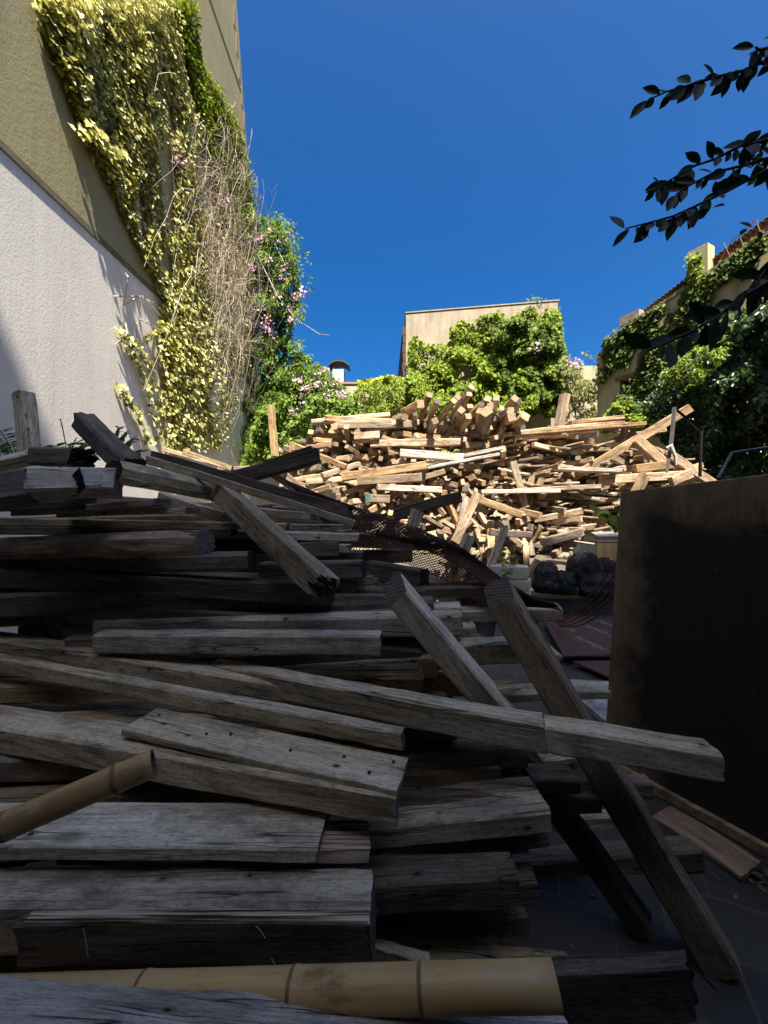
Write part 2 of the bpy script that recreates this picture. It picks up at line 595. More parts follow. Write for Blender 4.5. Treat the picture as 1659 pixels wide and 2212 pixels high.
# ------------------------------------------------------------------ unseen blocks behind the viewer, placed and sized to shape shade and fill
YB = -11.0
SHZ = 2.6 + math.tan(R(SUN_EL)) / math.cos(R(SUN_AZ)) * (5.0 - YB)
M_REAR = plaster('rear_render', (0.13, 0.12, 0.105), (0.09, 0.085, 0.075), sc=1.0)
rb = tag(empty('rear_shade_block', (6, YB - 4, 0)), 'unseen tall block behind the viewer, placed and sized to shade the near heap', 'building')
MB().box((-2.5, YB - 9, 0), (19, YB, SHZ)).build('wall', M_REAR, rb)
rs = tag(empty('rear_light_blocker', (1, -2, 0)), 'unseen low dark block added just behind the viewer to darken the timber fronts', 'building')  # added, out of view: blocks sky light from the timber fronts
M_BLOCKER = plaster('dark_blocker', (0.07, 0.06, 0.05), (0.05, 0.045, 0.04), sc=1.0)
MB().box((-4.2, -3.4, 0), (9.5, -0.6, 4.7)).build('wall', M_BLOCKER, rs)
MB().box((-4.25, -3.5, 4.703), (9.6, -0.45, 4.82)).build('roof', M_BLOCKER, rs)  # top slab of the added light blocker

# ------------------------------------------------------------------ far building with streaked gable
M_CREAM = plaster('streaked_cream_render', (0.41, 0.35, 0.255), (0.26, 0.20, 0.135), sz=0.6, sc=3.0, streak=0.5, bump=0.5, grime=(0.13, 0.095, 0.065))
yf = 14.5
xa, xb = (877 - CU) * yf / F, (1205 - CU) * yf / F
za, zb = EYE + (CV - 677) * yf / F, EYE + (CV - 650) * yf / F
fb = tag(empty('gable_building', ((xa + xb) / 2, yf, 0)), 'cream streaked windowless building rising behind the sunlit heap, creeper climbing its face', 'building')
MB().prism([(xa, 0), (xb, 0), (xb, zb), (xa, za)], 1, yf, yf + 6).build('wall', M_CREAM, fb)
mb = MB()
mb.prism([(xa - 0.02, za), (xb + 0.05, zb), (xb + 0.05, zb + 0.04), (xa - 0.02, za + 0.04)], 1, yf - 0.03, yf + 6)
mb.build('coping', plain('weathered_coping', (0.36, 0.30, 0.22), 0.9, sc=5), fb)
mb = MB()
for i in range(18):
    z = 2.6 + i * 0.32
    mb.prism([(xa - 0.10 - 0.04 * (i % 2), z), (xa - 0.002, z), (xa - 0.002, z + 0.30), (xa - 0.12, z + 0.30)], 1, yf + 0.02, yf + 5)
mb.build('tile_cladding', plain('brown_tiles', (0.09, 0.05, 0.035), 0.8, sc=6), fb)
MB().box((xb + 0.052, yf + 0.2, zb - 0.45), (xb + 0.16, yf + 5, zb - 0.33)).build('gutter', plain('rusty_gutter', (0.12, 0.07, 0.05), 0.7), fb)

# low back wall and chimney
M_BACK = plaster('mossy_back_wall', (0.50, 0.43, 0.29), (0.34, 0.29, 0.18), sc=1.2, streak=0.6, grime=(0.16, 0.15, 0.08))
bw = tag(empty('back_wall', (0, 14, 0)), 'low cream yard wall under creeper and pink flowers at the back', 'wall')
def bwall(y, u1, u2, v):
    return ((u1 - CU) * y / F, (u2 - CU) * y / F, EYE + (CV - v) * y / F)
x1, x2, zt = bwall(13.9, 520, 1190, 830)
MB().box((x1, 13.9, 0), (x2, 14.1, zt)).build('wall', M_BACK, bw)
MB().box((x1, 13.86, zt), (x2, 14.14, zt + 0.07)).build('coping', plain('terracotta_coping', (0.36, 0.22, 0.13), 0.9), bw)
x1, x2, zt = bwall(13.0, 1205, 1300, 790)
MB().box((x1, 13.0, 0), (x2, 13.2, zt)).build('pier', M_BACK, bw)

cx, cy = (736 - CU) * 17 / F, 17.0
ch = tag(empty('chimney', (cx, cy, 0)), 'small white chimney with curved dark cap beyond the flowering climber', 'chimney')
zc = EYE + (CV - 803) * cy / F
MB().box((cx - 0.32, cy - 0.3, 0), (cx + 0.16, cy + 0.3, zc)).build('stack', plain('chimney_plaster', (0.55, 0.52, 0.46), 0.9), ch)
mb = MB()
for i in range(6):
    a0, a1 = math.pi * (0.1 + 0.8 * i / 6), math.pi * (0.1 + 0.8 * (i + 1) / 6)
    pts = [(cx - 0.05 - 0.42 * math.cos(a0), zc + 0.05 + 0.26 * math.sin(a0)), (cx - 0.05 - 0.42 * math.cos(a1), zc + 0.05 + 0.26 * math.sin(a1)), (cx - 0.05 - 0.46 * math.cos(a1), zc + 0.05 + 0.31 * math.sin(a1)), (cx - 0.05 - 0.46 * math.cos(a0), zc + 0.05 + 0.31 * math.sin(a0))]
    mb.prism(pts, 1, cy - 0.4, cy + 0.4)
mb.box((cx - 0.28, cy - 0.28, zc), (cx - 0.22, cy - 0.22, zc + 0.2)); mb.box((cx + 0.08, cy - 0.28, zc), (cx + 0.14, cy - 0.22, zc + 0.2))
mb.build('cowl', plain('dark_cowl', (0.07, 0.065, 0.06), 0.7), ch)

# ------------------------------------------------------------------ right building
XR = 6.5
M_RIGHT = plaster('aged_yellow_plaster', (0.56, 0.47, 0.28), (0.40, 0.33, 0.19), sc=1.3, streak=0.6, bump=0.5, grime=(0.20, 0.17, 0.09))
rg = tag(empty('corrugated_roof_building', (XR, 8, 0)), 'yellowed plaster building on the right with corrugated roof and hanging ivy', 'building')
far_y = 12.0
rg.location = (XR, far_y, 0)
def top(y): return 6.5 + 0.245 * (far_y - y)
def eave(y): return 6.74 + 0.325 * (far_y - y)
wy0, wy1, wz0, wz1 = 10.45, 11.3, 4.4, 5.3
mb = MB()
mb.prism([(2, 0), (wy0, 0), (wy0, top(wy0)), (2, top(2))], 0, XR, XR + 0.35)
mb.prism([(wy1, 0), (far_y, 0), (far_y, 6.25), (far_y - 0.3, 6.5), (wy1, top(wy1))], 0, XR, XR + 0.35)
mb.prism([(wy0, wz1), (wy1, wz1), (wy1, top(wy1)), (wy0, top(wy0))], 0, XR, XR + 0.35)
mb.prism([(wy0, 0), (wy1, 0), (wy1, wz0), (wy0, wz0)], 0, XR, XR + 0.35)
mb.build('wall', M_RIGHT, rg)
MB().box((XR + 0.28, wy0, wz0), (XR + 0.33, wy1, wz1)).build('window', plain('dark_boarded_window', (0.02, 0.02, 0.018), 0.5), rg)
MB().box((XR - 0.06, wy0 - 0.12, wz1), (XR - 0.003, wy1 + 0.12, wz1 + 0.1)).build('lintel', plain('rusty_lintel', (0.20, 0.14, 0.09), 0.9), rg)
mb = MB()
mb.prism([(2, top(2)), (11.3, top(11.3)), (11.3, top(11.3) + .08), (2, top(2) + .09)], 0, XR - 0.05, XR + 0.3)
mb.build('coping', plain('mossy_coping', (0.30, 0.26, 0.16), 0.95), rg)
mb = MB()
mb.prism([(2, top(2)), (10.9, top(10.9)), (10.9, eave(10.9) - .03), (2, eave(2) - .03)], 0, XR + 0.351, XR + 0.5)
mb.build('upper_wall', plain('red_brick_strip', (0.33, 0.11, 0.06), 0.9, sc=4), rg)
V, Fc = [], []
ny = 400
for i in range(ny + 1):
    y = 2 + (11.2 - 2) * i / ny
    dz = 0.03 * math.cos(i * math.pi * 0.5)
    for (x, zz) in ((XR + 0.2, 0.0), (XR + 2.0, 0.05), (XR + 4.0, 0.1)):
        V.append((x, y, eave(y) + zz + dz))
for i in range(ny):
    for k in range(2):
        q = i * 3 + k
        Fc.append((q, q + 1, q + 4, q + 3))
ro = meshob('roof', V, Fc, plain('rusted_sheet', (0.10, 0.075, 0.06), 0.6, 0.3, sc=2.0, c2=(0.2, 0.11, 0.07)), rg, smooth=True)
so = ro.modifiers.new('t', 'SOLIDIFY'); so.thickness = 0.012
MB().box((XR - 0.02, 9.15, top(9.3) + .05), (XR + 0.3, 9.58, 7.98)).build('pillar', M_RIGHT, rg)
MB().box((XR - 0.02, 10.75, 6.86), (XR + 0.7, 11.3, 7.12)).build('beam_end', plain('pinkish_concrete', (0.42, 0.33, 0.27), 0.9), rg)
mb = MB()
for a, b in (((9.05, .1), (8.7, .55)), ((8.75, .1), (8.9, .6)), ((8.5, .1), (8.6, .5)), ((8.2, .1), (8.3, .6)), ((8.3, .6), (8.75, .5))):
    mb.tube([(XR + 0.1, a[0], top(a[0]) + a[1]), (XR + 0.12, b[0], top(b[0]) + b[1])], 0.012, 5)
mb.build('starter_bar', plain('rusty_bar', (0.20, 0.10, 0.06), 0.8), rg)
PHI = R(27)
rg.rotation_euler = (0, 0, PHI)

# ------------------------------------------------------------------ planter ledge, plywood floor sheet, slab
M_LEDGE = slate()
M_LEDGE.name = 'slate_ledge'
lg = tag(MB().box((1.1, 5.75, -0.005), (6.4, 6.6, 0.235)).build('raised_ledge', M_LEDGE), 'low dark slate-faced ledge carrying the black rubbish bags', 'ledge')


def redply():
    t = NT('red_film_plywood')
    o = t.coord('Object')
    br = t.n('TexBrick', Vector=o, Scale=1.0, Mortar__Size=0.0016, Brick__Width=0.085, Row__Height=0.085, Color1=(0.058, 0.030, 0.030, 1), Color2=(0.066, 0.034, 0.034, 1), Mortar=(0.14, 0.085, 0.085, 1))
    br.offset = 0.0
    n = t.noise(o, 5, 5, 0.7)
    t.set('Base Color', t.mix(t.ramp(n, [(0.45, 0.0), (0.8, 0.6)]), br.outputs[0], (0.10, 0.075, 0.07)))
    t.set('Roughness', 0.5)
    return t.m


M_RED = redply()
ps = tag(empty('plywood_sheet', (2.6, 4.45, 0.075)), 'dark red film-faced plywood sheet printed with pale letters, lying on the paving', 'plywood')
MB().prism([(1.76, 3.84), (3.2, 3.9), (3.4, 5.2), (2.07, 5.12)], 2, 0.078, 0.096).build('sheet', M_RED, ps)
M_PRINT = plain('pale_print', (0.34, 0.28, 0.26), 0.6, var=0.2)
for i, (word, x, y) in enumerate((('CLAMO I', 2.42, 5.02), ('TUMOL', 2.72, 5.1), ('O OL', 2.14, 4.95), ('PLMOL', 2.12, 4.42), ('MO CLA', 3.02, 5.12), ('OLMU', 2.62, 4.35))):
    fc = bpy.data.curves.new('lettering', 'FONT')
    fc.body = word
    fc.size = 0.125
    fc.space_character = 1.25
    fc.extrude = 0.0005
    fc.materials.append(M_PRINT)
    tmp = link('lettering_curve', fc)
    fme = bpy.data.meshes.new_from_object(tmp.evaluated_get(bpy.context.evaluated_depsgraph_get()))
    bpy.data.objects.remove(tmp)
    fo = link('lettering', fme, ps)
    fo.location = (x - 2.6, y - 4.45, 0.0225)
    fo.rotation_euler = (0, 0, R(-78))
ps2 = tag(MB().prism([(2.0, 3.35), (3.2, 3.45), (3.2, 3.86), (1.82, 3.80)], 2, 0.045, 0.062).build('plywood_offcut', M_RED), 'split dark red plywood offcut in front of the lettered sheet', 'plywood')
M_MARBLE = plain('chalky_stone', (0.48, 0.47, 0.46), 0.7, sc=9.0, c2=(0.10, 0.10, 0.10), bump=0.5)
tag(MB().prism([(1.55, 2.75), (2.6, 2.7), (2.7, 3.32), (1.9, 3.40), (1.5, 3.45)], 2, 0.004, 0.04).build('stone_slab', M_MARBLE), 'broken pale speckled stone slab on the floor beside the dark panel', 'slab')
mb = MB()
for i in range(4):
    mb.box((1.45 + 0.02 * i, 3.9, 0.003 + i * 0.018), (1.74 + 0.012 * i, 4.75, 0.017 + i * 0.018))
tag(mb.build('ply_stack', M_PLY), 'small stack of thin plywood strips peeping from under the red sheet', 'plywood')

# dark standing panel on the right
def panelmat():
    t = NT('stained_dark_panel')
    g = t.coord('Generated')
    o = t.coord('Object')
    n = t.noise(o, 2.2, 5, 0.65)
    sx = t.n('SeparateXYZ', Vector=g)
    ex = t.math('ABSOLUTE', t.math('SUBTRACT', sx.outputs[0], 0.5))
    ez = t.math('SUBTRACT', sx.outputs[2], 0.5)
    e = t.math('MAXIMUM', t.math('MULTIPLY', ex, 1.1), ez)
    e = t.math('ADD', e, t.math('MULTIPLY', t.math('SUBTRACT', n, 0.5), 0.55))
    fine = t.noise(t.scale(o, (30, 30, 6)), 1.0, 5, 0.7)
    col = t.mix(t.ramp(e, [(0.34, 0.0), (0.52, 1.0)]), (0.055, 0.048, 0.04), (0.36, 0.26, 0.16))  # worn border, lightened to paint in the panel's lit rim
    col = t.mix(t.ramp(fine, [(0.5, 0.0), (0.75, 0.6)]), col, (0.03, 0.026, 0.022))
    sp = t.vor(o, 16)
    col = t.mix(t.ramp(sp, [(0.03, 0.8), (0.06, 0.0)]), col, (0.3, 0.28, 0.25))
    t.set('Base Color', col); t.set('Roughness', 0.75); t.set('Specular IOR Level', 0.1)
    t.set('Normal', t.bump(fine, 0.25, 0.01))
    return t.m


pa, pb = Vector((1.315, 2.36, 0.0)), Vector((1.98, 1.20, 0.0))
px = (pb - pa).normalized()
pyv = Vector((-px.y, px.x, 0))
pM = Matrix((px, pyv, Vector((0, 0, 1)))).transposed().to_4x4()
pM.translation = pa
mb = MB()
me_pts = [(0.0, 0.0), (1.36, 0.0), (1.40, 1.72), (0.10, 1.615)]
b0 = [pM @ Vector((p[0], 0, p[1])) for p in me_pts]
b1 = [pM @ Vector((p[0], 0.03, p[1])) for p in me_pts]
pt = tag(empty('standing_panel', pa), 'large dark stained plywood panel standing on edge at the right', 'panel')
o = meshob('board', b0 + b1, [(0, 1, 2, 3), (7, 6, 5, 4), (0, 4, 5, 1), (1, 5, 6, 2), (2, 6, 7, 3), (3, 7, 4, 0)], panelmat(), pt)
bv = o.modifiers.new('b', 'BEVEL'); bv.width = 0.004
o = MB().box((0.0, -0.035, 0.006), (1.3, -0.003, 0.05), pM).build('bottom_batten', M_BROWN, pt)

# ------------------------------------------------------------------ near heap: individually placed timbers
G = 'weathered timbers of the shaded near heap'
T = timber
T('timber_beam', 'splintered grey plank across the bottom edge, lowest of the near heap', 'timber', (-260, 2292, .62), (1300, 2392, .66), .11, .12, 'g', -28, G, broken=0, wob=.005)
T('timber_beam', 'dark short beam right of the thick bamboo pole, chipped at its right end', 'timber', (1120, 2165, .83), (1500, 2152, .81), .11, .04, 'd', -4, G, broken=1, jag=.02)
T('timber_beam', 'broad saw-marked grey beam just above the lower plywood strip, square cut end', 'timber', (-260, 2018, .92), (806, 2018, .92), .13, .105, 'g', 0, G, wob=.003)
T('plywood_strip', 'dark plywood strip with splintered layered top edge, leaning on the saw-marked beam', 'plywood', (36, 2048, .885), (797, 2044, .885), .095, .028, 'd', 0, G, k=4, rough_end=.012)
T('plywood_strip', 'thin layered plywood edge capping the dark strip near the bottom', 'plywood', (50, 1996, .888), (796, 1994, .888), .010, .026, 'y', 0, G, k=4)
T('timber_plank', 'wide pale grey plank lying flat beneath the angled bamboo pole', 'timber', (-260, 1848, 1.0), (688, 1852, 1.0), .036, .158, 'g', 0, G, wob=.003)
T('plywood_strip', 'broken plywood strip showing brown layers between the flat plank and the saw-marked beam', 'plywood', (120, 1858, 1.04), (794, 1850, 1.04), .036, .10, 'y', 0, G)
T('timber_beam', 'long heavy beam sloping down to the right carrying the nailed board', 'timber', (-200, 1568, 1.45), (850, 1752, 1.05), .092, .14, 'g', 0, G, wob=.0035, twist=.12)
nb = T('timber_plank', 'pale nailed board lying on the heavy sloping beam, square ends', 'timber', (262, 1582, 1.28), (858, 1718, 1.05), .024, .15, 'g', 0, G, wob=.002)
T('timber_batten', 'narrow batten with notched broken end, just above the nailed board', 'timber', (-200, 1400, 1.72), (868, 1606, 1.2), .055, .05, 'g', 0, G, wob=.0035)
T('timber_beam', 'square beam with nail holes lying in front of the longest sloping beam', 'timber', (450, 1458, 1.6), (1176, 1600, 1.1), .088, .07, 'g', 0, G, wob=.003)
T('timber_beam', 'longest sloping beam, its square end sticking out in front of the dark panel', 'timber', (-200, 1372, 1.85), (1560, 1662, 1.17), .085, .095, 'g', 0, G, wob=.0035)
T('plywood_strip', 'short stack of ragged plywood layers behind the narrow batten', 'plywood', (300, 1482, 1.6), (500, 1490, 1.55), .03, .1, 'y', 0, G)
T('timber_batten', 'short chipped grey batten end under the ragged plywood layers', 'timber', (330, 1500, 1.58), (512, 1498, 1.52), .04, .06, 'g', 0, G)
T('timber_plank', 'light brown plank end wedged behind the cracked leaning post', 'timber', (640, 1462, 1.65), (945, 1442, 1.62), .09, .05, 'b', 0, G)
T('timber_beam', 'grey beam with cracked right end, third below the broken diagonal beam', 'timber', (200, 1392, 1.62), (822, 1396, 1.5), .08, .08, 'g', 0, G)
T('timber_beam', 'grey split beam running behind the cracked leaning post to a square end', 'timber', (200, 1362, 1.75), (1000, 1352, 1.62), .09, .1, 'g', 0, G)
T('timber_beam', 'dark beam with bright bluish top lying under the end of the rusty netting', 'timber', (860, 1334, 1.95), (1219, 1328, 1.9), .06, .13, 'k', 0, G)
T('timber_plank', 'dark plank under the rusty netting with rough left end', 'timber', (880, 1282, 2.05), (1055, 1278, 2.0), .05, .08, 'd', 0, G)
T('timber_batten', 'thin dark batten above the rusty netting tail', 'timber', (912, 1262, 2.2), (1045, 1262, 2.15), .022, .06, 'd', 0, G)
T('timber_plank', 'pale split board behind the head of the cracked leaning post', 'timber', (915, 1322, 1.85), (1000, 1318, 1.85), .03, .12, 'g', 0, G)
T('timber_beam', 'arched grey board between the two leaning posts', 'timber', (960, 1418, 1.6), (1180, 1412, 1.62), .09, .09, 'k', 0, G, bow=.02)
T('timber_plank', 'splintered short board end behind the cracked leaning post', 'timber', (985, 1368, 1.7), (1030, 1366, 1.7), .05, .1, 'g', 0, G)
T('timber_plank', 'grey plank at right of the thick leaning post by the panel foot', 'timber', (1085, 1512, 1.7), (1318, 1502, 1.75), .035, .11, 'g', 0, G)
T('plywood_strip', 'thin plywood layers between the two leaning posts', 'plywood', (1030, 1500, 1.5), (1115, 1492, 1.5), .035, .08, 'y', 0, G)
T('timber_plank', 'broad smooth plank at the lower middle, rounded right corner', 'timber', (700, 1792, 1.24), (1184, 1752, 1.24), .022, .15, 'g', 0, G)
T('timber_beam', 'pale square beam under the broad smooth plank in the lower middle', 'timber', (700, 1822, 1.2), (1190, 1778, 1.2), .068, .09, 'g', 0, G)
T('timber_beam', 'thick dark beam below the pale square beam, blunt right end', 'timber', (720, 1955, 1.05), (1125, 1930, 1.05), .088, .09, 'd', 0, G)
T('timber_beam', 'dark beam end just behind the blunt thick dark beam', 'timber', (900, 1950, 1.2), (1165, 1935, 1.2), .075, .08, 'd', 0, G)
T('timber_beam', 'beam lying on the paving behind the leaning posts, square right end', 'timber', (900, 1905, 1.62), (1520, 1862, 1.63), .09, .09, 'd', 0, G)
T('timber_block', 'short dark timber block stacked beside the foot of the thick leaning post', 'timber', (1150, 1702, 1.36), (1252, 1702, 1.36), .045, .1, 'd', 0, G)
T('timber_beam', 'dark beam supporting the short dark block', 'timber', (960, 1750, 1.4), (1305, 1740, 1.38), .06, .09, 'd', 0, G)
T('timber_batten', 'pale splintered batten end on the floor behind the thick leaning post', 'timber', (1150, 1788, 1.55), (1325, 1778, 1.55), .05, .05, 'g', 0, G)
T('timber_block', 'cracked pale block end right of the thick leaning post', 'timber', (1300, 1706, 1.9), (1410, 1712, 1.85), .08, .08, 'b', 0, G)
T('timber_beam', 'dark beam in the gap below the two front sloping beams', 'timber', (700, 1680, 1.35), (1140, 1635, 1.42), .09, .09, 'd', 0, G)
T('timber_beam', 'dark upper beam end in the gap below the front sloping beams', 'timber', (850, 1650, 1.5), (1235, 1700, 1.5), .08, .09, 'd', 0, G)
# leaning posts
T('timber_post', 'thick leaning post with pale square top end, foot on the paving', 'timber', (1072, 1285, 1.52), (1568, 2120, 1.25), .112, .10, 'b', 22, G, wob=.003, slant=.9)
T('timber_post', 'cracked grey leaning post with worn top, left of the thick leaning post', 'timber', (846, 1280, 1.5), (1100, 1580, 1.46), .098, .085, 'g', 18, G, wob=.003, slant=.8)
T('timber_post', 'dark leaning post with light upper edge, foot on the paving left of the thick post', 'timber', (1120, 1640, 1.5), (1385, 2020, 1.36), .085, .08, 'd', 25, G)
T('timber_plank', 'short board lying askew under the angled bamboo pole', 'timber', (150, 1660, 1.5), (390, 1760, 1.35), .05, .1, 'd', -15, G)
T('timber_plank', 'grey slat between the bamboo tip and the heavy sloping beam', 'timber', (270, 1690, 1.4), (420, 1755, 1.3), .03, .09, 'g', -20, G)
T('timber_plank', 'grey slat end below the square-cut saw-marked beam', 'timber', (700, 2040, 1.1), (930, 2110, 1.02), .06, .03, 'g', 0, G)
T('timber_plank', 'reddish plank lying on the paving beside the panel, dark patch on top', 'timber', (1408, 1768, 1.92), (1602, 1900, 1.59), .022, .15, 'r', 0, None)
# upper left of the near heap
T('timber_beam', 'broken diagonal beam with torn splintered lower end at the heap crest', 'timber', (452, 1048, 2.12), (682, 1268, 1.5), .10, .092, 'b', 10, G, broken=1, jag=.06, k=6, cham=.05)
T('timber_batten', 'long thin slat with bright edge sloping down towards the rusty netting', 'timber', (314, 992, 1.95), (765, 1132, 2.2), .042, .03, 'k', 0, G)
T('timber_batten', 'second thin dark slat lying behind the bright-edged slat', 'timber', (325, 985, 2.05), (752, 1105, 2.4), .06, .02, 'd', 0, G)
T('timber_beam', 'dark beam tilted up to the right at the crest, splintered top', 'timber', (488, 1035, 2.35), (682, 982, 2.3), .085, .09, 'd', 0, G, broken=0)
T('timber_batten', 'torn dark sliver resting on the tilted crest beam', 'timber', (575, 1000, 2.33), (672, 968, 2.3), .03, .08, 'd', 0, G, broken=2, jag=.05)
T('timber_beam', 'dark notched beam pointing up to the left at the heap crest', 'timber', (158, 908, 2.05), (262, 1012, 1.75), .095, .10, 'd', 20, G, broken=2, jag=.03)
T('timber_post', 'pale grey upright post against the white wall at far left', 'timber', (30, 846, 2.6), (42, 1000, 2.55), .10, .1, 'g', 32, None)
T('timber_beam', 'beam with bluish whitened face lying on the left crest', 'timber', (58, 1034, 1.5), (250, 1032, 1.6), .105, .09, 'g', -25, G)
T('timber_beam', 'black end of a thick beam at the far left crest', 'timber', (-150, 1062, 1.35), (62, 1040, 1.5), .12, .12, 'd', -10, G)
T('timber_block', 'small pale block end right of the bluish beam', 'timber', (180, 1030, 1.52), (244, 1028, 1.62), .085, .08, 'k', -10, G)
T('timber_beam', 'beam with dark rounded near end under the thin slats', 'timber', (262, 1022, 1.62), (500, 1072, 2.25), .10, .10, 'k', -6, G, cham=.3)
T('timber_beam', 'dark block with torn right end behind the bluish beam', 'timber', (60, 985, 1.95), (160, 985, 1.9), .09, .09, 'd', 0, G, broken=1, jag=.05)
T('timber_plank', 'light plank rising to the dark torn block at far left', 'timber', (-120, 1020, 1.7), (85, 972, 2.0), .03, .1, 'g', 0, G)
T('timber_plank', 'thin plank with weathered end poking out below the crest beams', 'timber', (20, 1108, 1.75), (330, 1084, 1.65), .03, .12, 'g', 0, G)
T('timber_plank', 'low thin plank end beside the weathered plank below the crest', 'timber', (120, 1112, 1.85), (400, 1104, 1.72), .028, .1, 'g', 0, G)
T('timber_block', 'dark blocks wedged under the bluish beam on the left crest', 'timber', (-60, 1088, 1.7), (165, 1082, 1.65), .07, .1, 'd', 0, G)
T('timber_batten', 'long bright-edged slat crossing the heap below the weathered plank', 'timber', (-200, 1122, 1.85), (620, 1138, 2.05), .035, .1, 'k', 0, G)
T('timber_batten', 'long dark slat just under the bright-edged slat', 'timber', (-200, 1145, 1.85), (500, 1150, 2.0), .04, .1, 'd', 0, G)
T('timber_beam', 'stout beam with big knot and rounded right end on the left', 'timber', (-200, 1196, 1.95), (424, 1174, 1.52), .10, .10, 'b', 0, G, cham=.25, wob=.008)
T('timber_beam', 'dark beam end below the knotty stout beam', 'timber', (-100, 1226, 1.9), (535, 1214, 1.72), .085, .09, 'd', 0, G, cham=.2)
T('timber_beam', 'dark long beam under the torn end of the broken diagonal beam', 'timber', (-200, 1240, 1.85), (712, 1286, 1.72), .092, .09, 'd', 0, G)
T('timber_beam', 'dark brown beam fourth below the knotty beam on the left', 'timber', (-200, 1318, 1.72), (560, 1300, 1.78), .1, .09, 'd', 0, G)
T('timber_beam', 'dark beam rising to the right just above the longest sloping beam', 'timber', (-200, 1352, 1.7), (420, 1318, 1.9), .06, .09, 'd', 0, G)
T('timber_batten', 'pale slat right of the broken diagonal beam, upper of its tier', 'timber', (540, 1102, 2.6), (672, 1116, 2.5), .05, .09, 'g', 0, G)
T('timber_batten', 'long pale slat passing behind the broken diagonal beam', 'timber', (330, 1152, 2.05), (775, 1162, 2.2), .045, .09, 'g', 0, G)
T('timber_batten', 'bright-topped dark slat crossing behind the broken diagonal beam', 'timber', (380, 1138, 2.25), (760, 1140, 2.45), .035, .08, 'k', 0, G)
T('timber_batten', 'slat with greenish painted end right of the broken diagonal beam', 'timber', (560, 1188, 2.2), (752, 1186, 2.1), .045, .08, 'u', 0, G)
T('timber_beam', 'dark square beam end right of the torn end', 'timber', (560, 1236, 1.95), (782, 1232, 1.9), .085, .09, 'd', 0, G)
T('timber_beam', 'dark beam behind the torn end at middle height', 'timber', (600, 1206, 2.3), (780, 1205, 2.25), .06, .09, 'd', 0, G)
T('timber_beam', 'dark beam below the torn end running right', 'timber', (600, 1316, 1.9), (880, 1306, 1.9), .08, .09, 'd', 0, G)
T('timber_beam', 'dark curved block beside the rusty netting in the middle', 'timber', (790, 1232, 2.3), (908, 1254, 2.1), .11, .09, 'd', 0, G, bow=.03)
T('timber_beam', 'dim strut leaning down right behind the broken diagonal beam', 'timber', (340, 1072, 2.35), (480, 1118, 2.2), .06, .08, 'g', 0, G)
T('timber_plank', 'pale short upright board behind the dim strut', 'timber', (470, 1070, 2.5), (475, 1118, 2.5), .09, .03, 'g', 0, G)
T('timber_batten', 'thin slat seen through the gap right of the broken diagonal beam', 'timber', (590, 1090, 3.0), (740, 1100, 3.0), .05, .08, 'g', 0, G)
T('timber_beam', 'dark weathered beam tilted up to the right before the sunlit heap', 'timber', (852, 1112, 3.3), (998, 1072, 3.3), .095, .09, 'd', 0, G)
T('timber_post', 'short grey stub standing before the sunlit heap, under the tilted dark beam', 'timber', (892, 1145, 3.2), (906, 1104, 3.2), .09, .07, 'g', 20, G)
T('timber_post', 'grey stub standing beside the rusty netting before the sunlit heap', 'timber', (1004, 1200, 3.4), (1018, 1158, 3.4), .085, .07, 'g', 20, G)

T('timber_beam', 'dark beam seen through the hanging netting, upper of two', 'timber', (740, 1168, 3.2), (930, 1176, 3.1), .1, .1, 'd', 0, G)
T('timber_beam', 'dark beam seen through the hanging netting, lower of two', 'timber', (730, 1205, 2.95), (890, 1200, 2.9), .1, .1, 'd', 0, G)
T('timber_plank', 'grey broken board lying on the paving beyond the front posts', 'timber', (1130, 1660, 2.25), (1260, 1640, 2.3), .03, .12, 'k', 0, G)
# nail heads on the nailed board
M_NAIL = plain('rusty_nail', (0.10, 0.06, 0.04), 0.6, 0.5)
for (fx, fy) in ((-.45, .2), (-.2, -.1), (-.12, .05), (.12, -.05), (.3, .1), (.4, -.2), (.46, .25)):
    L = (P(262, 1582, 1.28) - P(858, 1718, 1.05)).length
    mb = MB().tube([(fx * L, fy * .15, .008), (fx * L, fy * .15, .0165)], .005, 8)
    me = bpy.data.meshes.new('nail'); me.from_pydata([tuple(v) for v in mb.v], [], mb.f); me.materials.append(M_NAIL)
    link('nail', me, nb)

# buried fill of the near heap: real timbers behind the visible ones
FB = [timber_mesh(rng.uniform(1.5, 2.5), rng.uniform(.07, .1), rng.uniform(.08, .12), 900 + i, WOODS['d' if i % 3 else 'b'], k=1, segs=8) for i in range(8)]
for i in range(64):
    t = i / 63
    d = 1.12 + t * 1.05 + rng.uniform(-.03, .12)
    z = 0.28 + t * 1.08 + rng.uniform(-.06, .03)
    if i % 2: z -= 0.16; d += .1
    me = rng.choice(FB)
    o = link('timber_beam', me)
    xr = 0.12 + (1 - t) * 0.42
    L = max(v.co.x for v in me.vertices)
    o.location = (xr - L + rng.uniform(-.25, .05) - (0.75 * max(0, t - .75) * 4), d, z)
    o.rotation_euler = (rng.uniform(-.2, .2), rng.uniform(-.05, .05), rng.uniform(-.12, .12))
    tag(o, 'dark weathered timber buried within the shaded near heap', 'timber', 'timbers buried in the shaded near heap', 'thing')
for i in range(26):       # back slope towards the sunlit heap
    me = rng.choice(FB)
    o = link('timber_beam', me)
    t = i / 25
    d = 2.4 + t * 2.6
    o.location = (-1.6 + rng.uniform(-.5, .5) + t * .4, d, 1.22 + rng.uniform(-.08, .08) + (0.25 * math.sin(t * 3.1)))
    o.rotation_euler = (rng.uniform(-.3, .3), rng.uniform(-.08, .08), rng.uniform(-.5, .5))
    tag(o, 'dark weathered timber buried within the shaded near heap', 'timber', 'timbers buried in the shaded near heap', 'thing')
